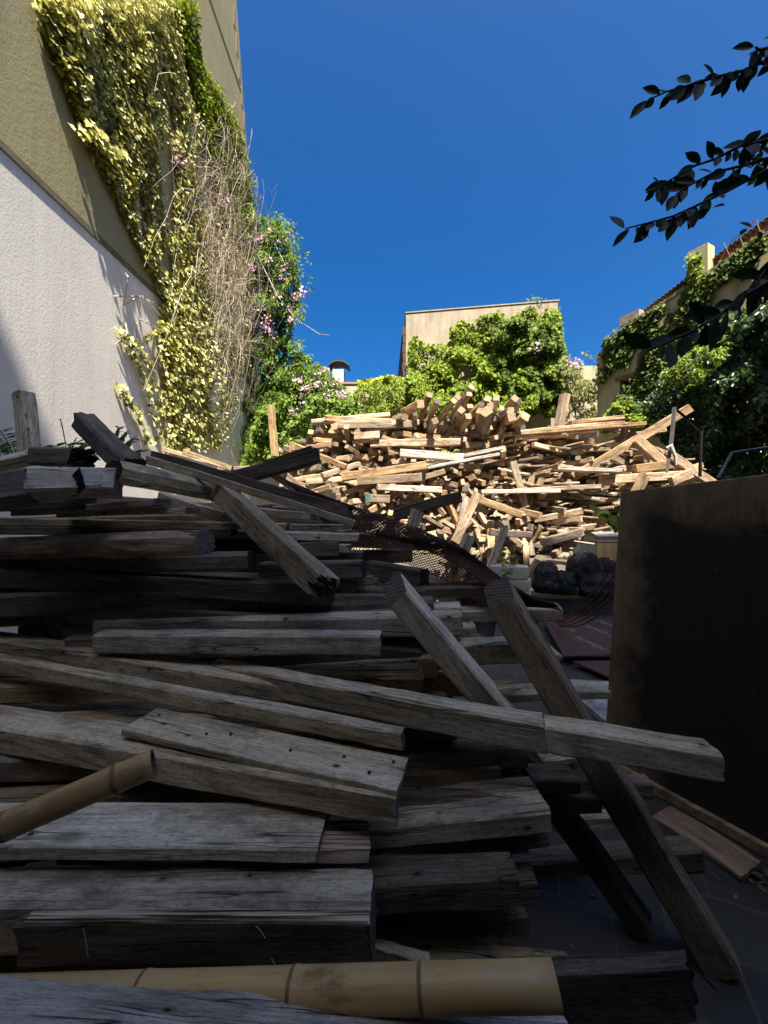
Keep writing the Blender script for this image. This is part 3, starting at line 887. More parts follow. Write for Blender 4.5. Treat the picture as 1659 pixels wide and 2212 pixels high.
for i in range(30):
    me = rng.choice(FB)
    o = link('timber_beam', me)
    d = rng.uniform(2.3, 4.6)
    o.location = (-.75 + rng.uniform(-.8, .25), d, rng.uniform(0.5, 1.02))
    o.rotation_euler = (rng.uniform(-.3, .3), rng.uniform(-.1, .1), rng.uniform(-.5, .5))
    tag(o, 'dark weathered timber buried within the shaded near heap', 'timber', 'timbers buried in the shaded near heap', 'thing')

# ------------------------------------------------------------------ bamboo
def bamboomat():
    t = NT('bamboo_skin')
    o = t.coord('Object', rand=3)
    n = t.noise(t.scale(o, (1.5, 10, 10)), 1.0, 5, 0.6)
    st = t.noise(t.scale(o, (1.0, 55, 55)), 1.0, 3, 0.6)
    spots = t.noise(t.scale(o, (14, 22, 22)), 1.0, 4, 0.7)
    col = t.ramp(n, [(0.25, (0.38, 0.20, 0.07)), (0.5, (0.70, 0.43, 0.15)), (0.75, (0.86, 0.62, 0.28))])
    col = t.mix(t.math('MULTIPLY', t.ramp(st, [(0.45, 0.0), (0.7, 1.0)]), 0.3), col, (0.22, 0.12, 0.05))
    col = t.mix(t.ramp(spots, [(0.60, 0.0), (0.75, 0.6)]), col, (0.62, 0.52, 0.42))
    scar = t.noise(t.scale(o, (6, 16, 16)), 1.0, 6, 0.75)
    col = t.mix(t.ramp(scar, [(0.56, 0.0), (0.70, 0.75)]), col, (0.20, 0.11, 0.05))
    t.set('Base Color', col); t.set('Roughness', 0.38); t.set('Specular IOR Level', 0.5)
    t.set('Normal', t.bump(st, 0.12, 0.004))
    return t.m


M_BAM = bamboomat()
M_BAMRING = plain('bamboo_ring', (0.34, 0.21, 0.10), 0.7, sc=60)
M_BAMIN = plain('bamboo_inside', (0.16, 0.12, 0.08), 0.9)


def bamboo(label, a, b, r1, r2, nodes, hollow):
    p1, p2 = P(*a), P(*b)
    M, L = frame_matrix(p1, p2, 0.0)
    n = 28
    xs = [0.0]
    for q in nodes: xs += [q - .012 / L, q - .004 / L, q, q + .005 / L, q + .014 / L]
    xs += [i / 24 for i in range(1, 25)]
    xs = sorted(set(x for x in xs if 0 <= x <= 1))
    V, Fc, fm = [], [], []
    for x in xs:
        rr = r1 + (r2 - r1) * x
        for q in nodes:
            dd = abs(x - q) * L
            if dd < .003: rr *= 1.045
            elif dd < .0125: rr *= (0.985 if x < q else 1.03)
            rr *= 1 + .02 * math.exp(-(dd / .03) ** 2)
        for k in range(n):
            w = 2 * math.pi * k / n
            V.append(((x - .5) * L, rr * math.cos(w), rr * math.sin(w)))
    for i in range(len(xs) - 1):
        for k in range(n):
            j = (k + 1) % n
            Fc.append((i * n + k, i * n + j, (i + 1) * n + j, (i + 1) * n + k)); fm.append(2 if any(abs((xs[i] + xs[i + 1]) / 2 - q) * L < .003 for q in nodes) else 0)
    last = (len(xs) - 1) * n
    ring = []
    for rr, dx in ((.78, 0), (.74, -.1)):
        b0 = len(V)
        for k in range(n):
            w = 2 * math.pi * k / n
            V.append((L / 2 + dx, r2 * rr * math.cos(w), r2 * rr * math.sin(w)))
        ring.append(b0)
    for k in range(n):
        j = (k + 1) % n
        Fc.append((last + k, last + j, ring[0] + j, ring[0] + k)); fm.append(1)
        Fc.append((ring[0] + k, ring[0] + j, ring[1] + j, ring[1] + k)); fm.append(1)
    Fc.append(tuple(ring[1] + k for k in range(n))); fm.append(1)
    me = bpy.data.meshes.new('bamboo_pole')
    me.from_pydata(V, [], Fc)
    me.materials.append(M_BAM); me.materials.append(M_BAMIN); me.materials.append(M_BAMRING)
    me.polygons.foreach_set('material_index', fm)
    me.polygons.foreach_set('use_smooth', [f != 1 for f in fm])
    me.update()
    o = link('bamboo_pole', me)
    o.matrix_world = M
    return tag(o, label, 'bamboo pole', 'bamboo poles on the near heap')


bamboo('thick golden bamboo pole lying across the bottom', (-300, 2160, .90), (1203, 2128, .72), .034, .0345, [.458, .672, .838], True)
bamboo('thin brown bamboo pole slanting up to a hollow cut end', (-330, 1930, .62), (332, 1648, .80), .022, .0265, [.45, .845], True)

# straws and litter
M_STRAW = plain('straw', (0.42, 0.34, 0.2), 0.8)
mb = MB()
for (u, v, d, du, dv) in ((552, 2000, .875, 22, 28), (180, 2005, .876, 10, 62), (585, 2070, .875, 8, 14), (700, 1560, 1.15, 60, 14), (545, 1632, 1.12, 12, 10), (720, 1665, 1.1, 4, 20)):
    a = P(u, v, d); b = P(u + du, v + dv, d - .01); mb.tube([a, (a + b) / 2 + Vector((0, 0, .004)), b], .0011, 4)
tag(mb.build('straw', M_STRAW), kind='stuff')
pts = sample([(1600, 1880), (1659, 1850), (1900, 1900), (1900, 2020), (1640, 1920)], 130)
dd = (EYE - .01) * F / (pts[:, 1] - CV)
pos = unproj(pts, dd)
leaves('dry_leaves', pos, NR.normal(0, .5, (130, 3)) + [0, 0, 1], NR.normal(0, 1, (130, 3)), NR.uniform(.02, .05, 130), 'oval', leafmat('dry_leaf', (0.10, 0.06, 0.03), (0.18, 0.11, 0.05), (0.26, 0.18, 0.09), .1))
bpy.data.objects['dry_leaves']['kind'] = 'stuff'
n_ = 420
xy = np.stack([NR.uniform(.45, 2.3, n_), NR.uniform(.95, 3.4, n_)], 1)
leaves('wood_chips', np.column_stack([xy, np.full(n_, .006)]), NR.normal(0, .25, (n_, 3)) + [0, 0, 1], NR.normal(0, 1, (n_, 3)) * [1, 1, .1], NR.uniform(.008, .045, n_) , 'slim', leafmat('wood_chip', (0.06, 0.045, 0.03), (0.15, 0.11, 0.075), (0.30, 0.23, 0.16), .05))
bpy.data.objects['wood_chips']['kind'] = 'stuff'

# ------------------------------------------------------------------ sunlit heap
GH = 'pale timbers of the sunlit heap'


def dsun(v):
    return 7.6 - (v - 850) / 380.0 * 1.75


def spot(label, a, b, h, w, mat='p', roll=0, name='timber_beam', **kw):
    return timber(name, label, 'timber', a, b, h, w, mat, roll, GH, k=1, segs=6, wob=.007, **kw)


def sz(px, v): return px * dsun(v) / F


def S(label, u1, v1, u2, v2, px, wpx=14, mat='p', roll=0, dd=-.12, yaw=0.0, name='timber_beam', **kw):
    d = dsun((v1 + v2) / 2) + dd
    px *= .9; wpx *= .9
    return spot(label, (u1, v1, d + yaw), (u2, v2, d - yaw), px * d / F, wpx * d / F, mat, roll, name, **kw)


S('slim brown post standing alone left of the sunlit heap', 582, 876, 590, 985, 14, 14, 'b', 20, -.6, name='timber_post')
S('thick post leaning up from the crest of the sunlit heap against the creeper', 1214, 925, 1228, 850, 19, 18, 'p', 25, -.2, name='timber_post')
S('long pale plank sticking out diagonally at the right end of the sunlit heap', 1240, 1030, 1494, 880, 20, 8, 'p', 0, -.3, yaw=.15, name='timber_plank')
S('thin long board jutting level over the right flank of the sunlit heap', 1090, 938, 1396, 914, 9, 30, 'p', 0, -.25, name='timber_plank')
S('wide short beam on the right crest of the sunlit heap', 1112, 940, 1290, 922, 22, 18, 'p', 0, -.2)
S('thin plank stacked above the wide short beam on the right crest', 1235, 912, 1350, 900, 9, 20, 'p', 0, -.1, name='timber_plank')
S('short plank lying under the thin stacked plank on the right crest', 1245, 923, 1350, 916, 16, 20, 'p', 0, -.12, name='timber_plank')
S('small upright post on the right flank of the sunlit heap', 1352, 970, 1356, 912, 13, 13, 'b', 20, 0, name='timber_post')
S('beam sloping down right across the foot of the diagonal plank', 1378, 946, 1440, 1002, 22, 14, 'p', 0, -.35)
S('beam end level beside the bent iron frame', 1375, 1012, 1482, 1000, 19, 16, 'p', 0, -.3)
S('long level beam low on the right flank with rounded end', 1300, 1036, 1475, 1026, 21, 16, 'p', 0, -.25)
S('beam sloping down right at the far right end of the sunlit heap', 1455, 985, 1545, 1045, 20, 14, 'p', 0, -.3)
S('short thick stub at the far right end of the sunlit heap', 1455, 1040, 1497, 1022, 22, 18, 'p', 0, -.35, name='timber_block')
S('pale stub poking over the dark standing panel', 1382, 1068, 1400, 1028, 24, 18, 'b', 30, -1.2, name='timber_post')
S('long straight plank on the left crest of the sunlit heap', 672, 910, 842, 894, 10, 26, 'p', 0, -.1, name='timber_plank')
S('second plank on the left crest, sloping slightly right', 700, 903, 905, 912, 13, 26, 'p', 0, -.15, name='timber_plank')
S('wide short plank in front of the left crest planks', 724, 918, 898, 916, 17, 16, 'p', 0, -.2, name='timber_plank')
S('round-cornered thick beam end on the left flank', 765, 942, 820, 938, 22, 22, 'p', -20, -.35)
S('long dark-spotted beam level across the left middle of the sunlit heap', 800, 958, 995, 954, 17, 16, 'p', 0, -.25)
S('whitish long beam in the middle of the sunlit heap', 865, 978, 1002, 988, 19, 18, 'w', 0, -.35, name='timber_plank')
S('long sloping beam with square right end in the left middle', 738, 1030, 922, 1004, 20, 18, 'p', 0, -.35)
S('rounded thick beam just under the long sloping beam', 772, 1040, 912, 1030, 20, 16, 'p', 0, -.4)
S('level plank with split face below the rounded thick beam', 815, 1052, 955, 1058, 15, 22, 'p', 0, -.35, name='timber_plank')
S('blue-white plank edge sloping through the middle of the sunlit heap', 920, 1002, 1088, 966, 8, 24, 'w', 0, -.3, name='timber_plank')
S('second white plank edge below the blue-white one', 925, 1010, 1080, 980, 7, 20, 'w', 0, -.32, name='timber_plank')
S('bright white board pointing right on the right flank', 1205, 1010, 1345, 1016, 9, 34, 'w', 0, -.5, name='timber_plank')
S('bright white board lower on the right flank', 1040, 1062, 1210, 1060, 9, 30, 'w', 0, -.35, name='timber_plank')
S('pale board beside the lower white board', 1110, 1060, 1300, 1050, 10, 24, 'p', 0, -.3, name='timber_plank')
S('long yellow diagonal plank leaning at the foot of the sunlit heap', 985, 1172, 1034, 1066, 20, 10, 'p', 10, -.5, name='timber_plank')
S('short yellow upright plank left of the long diagonal plank', 996, 1138, 1006, 1072, 16, 10, 'p', 10, -.45, name='timber_plank')
S('pale leaning plank above the white blocks', 1056, 1240, 1092, 1142, 18, 10, 'p', 10, -.5, name='timber_plank')
S('bent upright timber with crossed blocks at its head', 1108, 996, 1136, 1096, 16, 14, 'b', 15, -.3, name='timber_post')
S('spotted sloping plank right of the long diagonal plank', 1026, 1076, 1128, 1112, 18, 14, 'p', 0, -.5, name='timber_plank')
S('teal-ended block low on the left of the sunlit heap', 800, 1076, 842, 1078, 20, 18, 't', 0, -.6, yaw=-.12, name='timber_block')
S('torn brown beam end over the rubbish bags', 1175, 1172, 1262, 1150, 20, 18, 'p', 0, -.45, broken=1, jag=.06)
S('flat beam with wet right end above the rubbish bags', 1060, 1150, 1150, 1156, 16, 20, 'p', 0, -.5)
S('whitish plank on the ledge beside the dark standing panel', 1292, 1163, 1400, 1158, 10, 34, 'w', 14, -.55, name='timber_plank')
S('pale sloping board low at the left end of the sunlit heap', 575, 1015, 660, 1072, 16, 10, 'p', 0, -.6, name='timber_plank')
S('second pale sloping board low at the left end', 615, 1025, 690, 1085, 15, 10, 'p', 0, -.7, name='timber_plank')
S('brown board leaning at the white wall foot behind the near heap', 350, 970, 480, 1005, 10, 10, 'p', 0, -1.3, name='timber_plank')
S('reddish board beside the white wall foot behind the near heap', 395, 975, 500, 1012, 12, 10, 'b', 0, -1.4, name='timber_plank')
S('pale flat board end behind the tilted crest beam', 470, 1012, 620, 1006, 9, 40, 'p', 0, -1.0, name='timber_plank')

SIL = [(565, 1015), (640, 960), (690, 912), (860, 900), (900, 885), (1000, 880), (1060, 885), (1130, 895), (1180, 910), (1330, 925), (1430, 985), (1510, 1020), (1480, 1060), (1380, 1100), (1345, 1150), (1230, 1195), (1160, 1215), (1080, 1235), (980, 1215), (930, 1170), (880, 1130), (760, 1095), (620, 1060)]
BASES = {}
for key, spec in {'sq': [(.09, .09), (.105, .095), (.095, .105), (.08, .09)], 'bd': [(.03, .13), (.025, .11), (.04, .12), (.022, .15)], 'mx': [(.06, .1), (.05, .09), (.095, .05), (.085, .07)]}.items():
    BASES[key] = []
    for i in range(12):
        h, w = spec[i % len(spec)]
        L = rng.uniform(.45, 1.15) if key != 'mx' else rng.uniform(.3, .7)
        mk = 'p' if i % 6 else ('w' if key == 'bd' else 'b')
        BASES[key].append((timber_mesh(L, h, w, 3000 + i + len(key) * 31 + ord(key[0]), WOODS[mk], k=1, segs=6, wob=.006, bow=.008), L))
LAB = {'top': 'pale square timber fanning up out of the crest of the sunlit heap', 'left': 'pale timber lying crosswise on the left flank of the sunlit heap',
       'right': 'thin pale board layered in the right flank of the sunlit heap', 'low': 'short pale offcut tumbled at the foot of the sunlit heap'}

for (u1, v1, u2, v2, px, mk) in ((913, 910, 929, 857, 15, 'p'), (872, 892, 903, 872, 20, 'p'), (846, 903, 868, 898, 16, 'p'), (928, 910, 948, 872, 14, 'b'), (948, 912, 976, 868, 15, 'p'), (953, 906, 990, 861, 15, 'p'), (966, 906, 1020, 838, 15, 'p'), (972, 916, 1015, 855, 14, 'p'),
        (1008, 912, 1037, 878, 14, 'b'), (1032, 906, 1054, 867, 17, 'p'), (1052, 900, 1066, 877, 17, 'p'), (1070, 884, 1077, 859, 15, 'w'), (1082, 896, 1107, 866, 17, 'p'), (1110, 886, 1126, 866, 15, 'b'), (1070, 902, 1098, 886, 17, 'p'), (1096, 915, 1117, 899, 20, 'p'),
        (1053, 945, 1061, 896, 27, 'p'), (1100, 938, 1131, 906, 22, 'p'), (1000, 940, 1012, 905, 16, 'p'), (930, 938, 944, 915, 16, 'p'), (985, 925, 1000, 890, 16, 'p'), (1040, 925, 1046, 890, 16, 'p')):
    S(LAB['top'], u1 + rng.uniform(-8, 8), v1, u2 + rng.uniform(-4, 4), v2, px * .9, px * .9, mk, rng.uniform(-10, 30), -.3, yaw=.3)['group'] = GH + ', crest'


def orient(x, roll):
    x = x.normalized()
    up = Vector((0, 0, 1)) if abs(x.z) < .95 else Vector((0, 1, 0))
    y = up.cross(x).normalized()
    z = x.cross(y)
    q = Matrix.Rotation(roll, 3, x)
    return Matrix((x, q @ y, q @ z)).transposed().to_4x4()


cand = sample(SIL, 1500)
keep = []
for p in cand:                      # blue-noise spread
    if all((p[0] - q[0]) ** 2 + ((p[1] - q[1]) * 1.5) ** 2 > 21.5 ** 2 for q in keep): keep.append(p)
keep = sorted(keep, key=lambda p: -p[1])
core = MB()
cv, cf, cm = [], [], []


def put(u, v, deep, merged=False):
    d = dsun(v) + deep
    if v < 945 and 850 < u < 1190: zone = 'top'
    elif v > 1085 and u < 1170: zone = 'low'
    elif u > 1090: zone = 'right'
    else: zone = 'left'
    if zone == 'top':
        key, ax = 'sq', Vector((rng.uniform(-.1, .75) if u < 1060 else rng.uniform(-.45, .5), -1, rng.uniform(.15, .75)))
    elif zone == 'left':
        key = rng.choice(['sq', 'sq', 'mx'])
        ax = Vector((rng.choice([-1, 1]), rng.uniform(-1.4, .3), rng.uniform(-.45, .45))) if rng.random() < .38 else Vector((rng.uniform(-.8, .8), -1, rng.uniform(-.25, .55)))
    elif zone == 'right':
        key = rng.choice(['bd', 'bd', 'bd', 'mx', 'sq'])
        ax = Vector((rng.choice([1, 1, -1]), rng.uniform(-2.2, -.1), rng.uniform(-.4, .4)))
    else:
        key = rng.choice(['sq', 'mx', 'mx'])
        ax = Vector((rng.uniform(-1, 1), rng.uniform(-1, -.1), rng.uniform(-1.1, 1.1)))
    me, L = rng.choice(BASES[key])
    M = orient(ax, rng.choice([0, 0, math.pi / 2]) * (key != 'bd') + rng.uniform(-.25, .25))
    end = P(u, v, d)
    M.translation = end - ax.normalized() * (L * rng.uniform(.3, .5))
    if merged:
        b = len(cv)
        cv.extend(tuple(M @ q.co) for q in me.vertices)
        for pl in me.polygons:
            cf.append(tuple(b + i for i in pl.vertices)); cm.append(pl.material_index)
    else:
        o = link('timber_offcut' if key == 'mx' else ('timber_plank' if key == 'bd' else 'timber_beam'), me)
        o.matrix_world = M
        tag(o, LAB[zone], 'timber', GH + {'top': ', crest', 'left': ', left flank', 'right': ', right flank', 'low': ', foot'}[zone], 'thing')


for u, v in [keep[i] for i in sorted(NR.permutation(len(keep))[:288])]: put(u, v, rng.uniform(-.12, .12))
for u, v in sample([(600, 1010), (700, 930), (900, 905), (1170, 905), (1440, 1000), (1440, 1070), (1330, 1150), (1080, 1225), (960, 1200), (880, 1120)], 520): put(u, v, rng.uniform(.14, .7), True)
o = meshob('buried_timbers', cv, cf, [M_BROWN, E_GREY], fmat=cm)  # darker wood colour paints shade into the gaps of the heap
tag(o, 'deeper jumbled timbers inside the sunlit heap, coloured dark as gap shade', None, None, 'stuff')

# ------------------------------------------------------------------ blocks, bags, rods, frames
M_BLOCK = plain('cream_block', (0.60, 0.55, 0.45), 0.9, var=0.25, sc=14, bump=0.6)
for i, (u, v, d, lab) in enumerate(((1112, 1268, 5.35, 'lowest cream building block of the stack by the rubbish bags'), (1112, 1250, 5.35, 'middle cream building block of the stack by the rubbish bags'), (1108, 1229, 5.35, 'topmost sunlit cream building block of the stack by the rubbish bags'))):
    mb = MB()
    c = P(u, v, d)
    hz = .15 if i < 2 else .175
    M = Matrix.Translation((c.x, c.y + .15, 0.275 + (0, .153, .306)[i])) @ Matrix.Rotation(R(-28 + i * 4), 4, 'Z')
    mb.box((-.25, -.13, 0), (.25, .13, hz), M)
    o = mb.build('building_block', M_BLOCK)
    bv = o.modifiers.new('b', 'BEVEL'); bv.width = .015; bv.segments = 2
    tag(o, lab, 'block', 'cream building blocks in a stack')
mb = MB(); mb.box((P(1112, 1268, 5.35).x - .35, 5.3, 0.003), (P(1112, 1268, 5.35).x + .3, 5.746, 0.272))
tag(mb.build('stone_step', M_LEDGE), 'dark slate step under the cream block stack', 'step')


def bagmat():
    t = NT('black_polythene')
    o = t.coord('Object', rand=7)
    w = t.noise(t.scale(o, (9, 9, 4)), 1.0, 4, 0.6, 2.0)
    t.set('Base Color', (0.012, 0.012, 0.013, 1)); t.set('Roughness', 0.4); t.set('Specular IOR Level', 0.45)
    t.set('Normal', t.bump(w, 0.9, 0.06))
    return t.m


M_BAG = bagmat()


def bag(label, u, v, d, rx, ry, rz, seed, tied=True, lean=0.0):
    c = P(u, v, d)
    V, Fc = [], []
    nu, nv = 36, 26
    for j in range(nv + 1):
        f = j / nv
        th = math.pi * (1 - f)
        prof = max(0.0, math.sin(th)) ** .75
        z = -math.cos(th)
        if tied and f > .78:
            g = (f - .78) / .22
            prof = prof * (1 - g) + g * (.16 + .30 * max(0, g - .45) * 2)
            z += .28 * g
        if not tied and f > .7: z *= .9
        for i in range(nu):
            a = 2 * math.pi * i / nu
            q = Vector((math.cos(a) * prof * 2.2, math.sin(a) * prof * 2.2, z * 1.8 + seed * 3))
            r = 1 + .13 * noise.noise(q) + .05 * noise.noise(q * 2.6) + (.06 * math.sin(a * 11 + seed + noise.noise(q) * 3) * (f > .6))
            x = max(z, -.7)
            r *= 1 + .22 * max(0.0, -z)
            V.append((c.x + rx * prof * r * math.cos(a) + lean * x * rz, c.y + ry * prof * r * math.sin(a), c.z + rz * (x + .08 * noise.noise(q * 1.9))))
    for j in range(nv):
        for i in range(nu):
            k = (i + 1) % nu
            Fc.append((j * nu + i, j * nu + k, (j + 1) * nu + k, (j + 1) * nu + i))
    o = meshob('rubbish_bag', V, Fc, M_BAG, smooth=True)
    return tag(o, label, 'rubbish bag', 'black rubbish bags on the ledge')


bag('open upright black rubbish bag nearest the cream blocks', 1180, 1252, 5.75, .19, .18, .26, 1, False)
bag('low black rubbish bag second from the cream blocks', 1217, 1262, 5.8, .18, .17, .2, 2, False)
bag('tallest tied black rubbish bag with shiny bunched neck', 1262, 1234, 6.0, .26, .22, .3, 3, True)
bag('slumped black rubbish bag at the front right of the tied bag', 1290, 1266, 5.8, .28, .2, .2, 4, True, .2)
bag('black rubbish bag at the back right near the panel', 1305, 1238, 6.15, .22, .2, .24, 5, True)
bag('black rubbish bag half hidden behind the edge of the dark panel', 1335, 1266, 5.85, .2, .18, .2, 6, True, -.2)

M_RUST = plain('rusty_iron', (0.15, 0.065, 0.035), 0.75, 0.3, sc=30)
for i, (u1, v1, d1, u2, v2, d2, lab) in enumerate(((1206, 1345, 4.75, 1349, 1196, 3.0, 'topmost thin rusty rod fanning up behind the dark panel'), (1206, 1347, 4.72, 1349, 1218, 3.0, 'second rusty rod down in the fan behind the panel'),
        (1209, 1350, 4.68, 1349, 1240, 3.05, 'third rusty rod down in the fan behind the panel'), (1210, 1352, 4.6, 1345, 1262, 3.1, 'fourth rusty rod down in the fan behind the panel'), (1212, 1353, 4.6, 1345, 1276, 3.1, 'lowest rusty rod of the fan behind the panel'))):
    a, b = P(u1, v1, d1), P(u2, v2, d2)
    L = b - a
    pts = [a + Vector((-.02, .06, .16)), a + Vector((-.035, .03, .06)), a + Vector((-.01, 0, 0))] + [a + L * f + Vector((0, 0, -.05 * math.sin(f * math.pi) * (1 + .3 * i))) for f in (.08, .25, .45, .65, .85, 1.0, 1.25)]
    tag(MB().tube(pts, .0075, 6).build('steel_rod', M_RUST, smooth=True), lab, 'steel rod', 'rusty steel rods behind the panel')
pts = [P(1200, 1160, 5.9), P(1240, 1166, 5.7), P(1300, 1172, 5.2), P(1345, 1172, 4.6)]
tag(MB().tube(pts, .007, 5).build('steel_rod', M_RUST), 'single level rusty rod above the rubbish bags', 'steel rod')

M_IRON = plain('black_iron', (0.02, 0.019, 0.018), 0.6, 0.4)
dfr = 5.7
fr = tag(empty('iron_frame', P(1450, 1010, dfr)), 'bent dark iron bar frame standing at the right end of the sunlit heap', 'iron frame')
MB().tube([P(1440, 1020, dfr), P(1449, 965, dfr), P(1457, 880, dfr)], .03, 4).build('upright', plain('scuffed_iron', (0.16, 0.14, 0.13), 0.6, 0.3), fr)
MB().tube([P(1457, 882, dfr), P(1485, 905, dfr + .1), P(1515, 930, dfr + .25), P(1512, 1030, dfr + .3)], .022, 4).build('arm', M_IRON, fr)
MB().tube([P(1440, 968, dfr - .05), P(1449, 962, dfr - .06), P(1458, 985, dfr - .05), P(1460, 1005, dfr - .04)], [.02, .03, .022, .016], 6).build('rag', plain('white_rag', (0.6, 0.58, 0.55), 0.9, sc=30), fr)
dbr = 3.2
br = tag(empty('angle_bracket', P(1585, 975, dbr)), 'grey angled metal bar above the dark standing panel', 'metal bar')
MB().tube([P(1551, 1032, dbr), P(1581, 978, dbr)], .011, 4).build('leg', plain('grey_steel', (0.25, 0.25, 0.26), 0.5, 0.5), br)
MB().tube([P(1581, 978, dbr), P(1640, 969, dbr - .1), P(1720, 958, dbr - .2)], .011, 4).build('rail', plain('blue_grey_steel', (0.2, 0.22, 0.26), 0.5, 0.5), br)

# rusty expanded-metal netting
TE = [(615, 1036, 3.15), (690, 1066, 3.0), (760, 1092, 2.85), (900, 1140, 2.5), (1000, 1185, 2.25), (1085, 1250, 2.0), (1140, 1285, 1.9), (1195, 1302, 1.85)]
BE = [(640, 1060, 3.1), (700, 1130, 2.95), (765, 1205, 2.75), (880, 1218, 2.4), (975, 1262, 2.12), (1040, 1305, 1.93), (1120, 1310, 1.86), (1192, 1316, 1.83)]


def lerp3(L, s):
    x = s * (len(L) - 1); i = min(int(x), len(L) - 2); f = x - i
    f = f * f * (3 - 2 * f) * .35 + f * .65
    return tuple(L[i][k] + (L[i + 1][k] - L[i][k]) * f for k in range(3))


def net(mb, A, B, ns, nt, rad, wav=0.02, ph=0.0, fwd=0.0):
    def pt(s, t):
        s = min(max(s, 0), 1); t = min(max(t, 0), 1)
        a, b = P(*lerp3(A, s)), P(*lerp3(B, s))
        p = a.lerp(b, t)
        p += Vector((0, wav * math.sin(s * 17 + t * 4 + ph) - fwd, wav * .6 * math.sin(s * 23 + ph) * (1 - abs(2 * t - 1))))
        return p
    for k in range(-nt, ns + 1):
        for sg in (1, -1):
            pts = []
            for j in range(nt + 1):
                c = k + j if sg > 0 else k + nt - j
                if 0 <= c <= ns: pts.append(pt(c / ns, j / nt))
            if len(pts) > 1: mb.tube(pts, rad, 3, cap=False)
    return mb


M_NET = plain('rusty_netting_wire', (0.075, 0.028, 0.018), 0.8, 0.2, sc=20)
nt = tag(empty('wire_netting', P(900, 1180, 2.45)), 'rusty brown expanded wire netting draped down over the timbers in the middle', 'netting')
mb = net(MB(), TE, BE, 105, 12, .0028)
mb.build('hanging_net', M_NET, nt)
ME = [tuple(a[i] + (b[i] - a[i]) * .45 for i in range(3)) for a, b in zip(TE, BE)]
mb = net(MB(), TE, ME, 120, 6, .0034, .025, 1.0, .03)
net(mb, TE, ME, 113, 7, .0034, .03, 2.2, .06)
net(mb, TE, ME, 101, 6, .0034, .02, 3.1, .01)
mb.build('folded_edge', M_NET, nt)
HA = [(985, 1262, 2.1), (1010, 1266, 2.08), (1045, 1272, 2.03), (1078, 1278, 2.0)]
HB = [(988, 1330, 2.0), (1010, 1352, 1.97), (1040, 1372, 1.94), (1068, 1378, 1.92)]
net(MB(), HA, HB, 18, 16, .0024, .008).build('corner_flap', M_NET, nt)

# ------------------------------------------------------------------ vegetation
def frame_rand(N, base, amt):
    return np.array(base)[None, :] + NR.normal(0, amt, (N, 3))


M_IVY_Y = leafmat('variegated_ivy_leaf', (0.14, 0.13, 0.025), (0.44, 0.42, 0.09), (0.82, 0.79, 0.40), .25, .6, .2)
M_IVY_D = leafmat('green_ivy_leaf', (0.07, 0.11, 0.01), (0.20, 0.26, 0.015), (0.34, 0.38, 0.03), .35)
M_STEM = plain('brown_stem', (0.13, 0.085, 0.05), 0.9)
POLY_A = [(58, 0), (345, 0), (395, 150), (440, 330), (470, 480), (515, 560), (520, 760), (490, 900), (470, 965), (370, 975), (350, 880), (345, 800), (348, 690), (338, 625), (300, 545), (225, 390), (165, 260), (110, 120)]


def wall_ivy(parent, name, poly, N, X, size, mat, shape, gapsc, gapth, bulge=(.03, .28)):
    q = sample(poly, N * 2)
    p3 = onwall(q, X)
    # streaky cover: noise in wall coordinates, stretched along z
    c = np.array([noise.noise(Vector((a * gapsc, b * gapsc * .33, 1.7))) + .5 * noise.noise(Vector((a * gapsc * 3, b * gapsc * 1.4, 4.1))) for a, b in p3[:, 1:]])
    m = c > gapth
    p3, c = p3[m][:N], c[m][:N]
    n = len(p3)
    sgn = 1.0 if X < 0 else -1.0
    off = (bulge[0] + NR.random(n) ** 1.5 * (bulge[1] - bulge[0]) * np.clip(.5 + c, .3, 1.4))
    if X < 0: p3[:, 0] += off
    else: p3[:, :2] -= off[:, None] * np.array([math.cos(PHI), math.sin(PHI)])
    p3[:, 1] += NR.normal(0, .05, n); p3[:, 2] += NR.normal(0, .05, n)
    nr = frame_rand(n, (sgn * .75, -.15 if X < 0 else -.5, .55), .38)
    tp = frame_rand(n, (sgn * .25, 0, -1), .35)
    return leaves(name, p3, nr, tp, NR.uniform(size * .65, size * 1.25, n), shape, mat, parent)


XW = XL + .03
iv = tag(empty('ivy_climber', (XW, 7, 2)), 'pale yellow variegated ivy hanging down the olive wall on the left', 'ivy')
wall_ivy(iv, 'foliage', POLY_A, 25000, XW, .076, M_IVY_Y, 'ivy', 1.1, -.2)
# loose strands on the white plaster and the sprig on the olive wall
def strand(pts, per, size, spread, mat, X, name, parent, shape='ivy', out=.05):
    P2, N2, T2, S2 = [], [], [], []
    for i in range(len(pts) - 1):
        for j in range(per):
            f = (j + rng.random()) / per
            u = pts[i][0] + (pts[i + 1][0] - pts[i][0]) * f + rng.gauss(0, spread)
            v = pts[i][1] + (pts[i + 1][1] - pts[i][1]) * f + rng.gauss(0, spread)
            q = onwall(np.array([[u, v]]), X)[0]
            q[0] += out * rng.uniform(.2, 2.2)
            P2.append(q)
            N2.append((.8, -.3 + rng.gauss(0, .3), .5 + rng.gauss(0, .3))); T2.append((.2 + rng.gauss(0, .3), rng.gauss(0, .5), -1)); S2.append(size * rng.uniform(.7, 1.2))
    return leaves(name, P2, N2, T2, S2, shape, mat, parent)


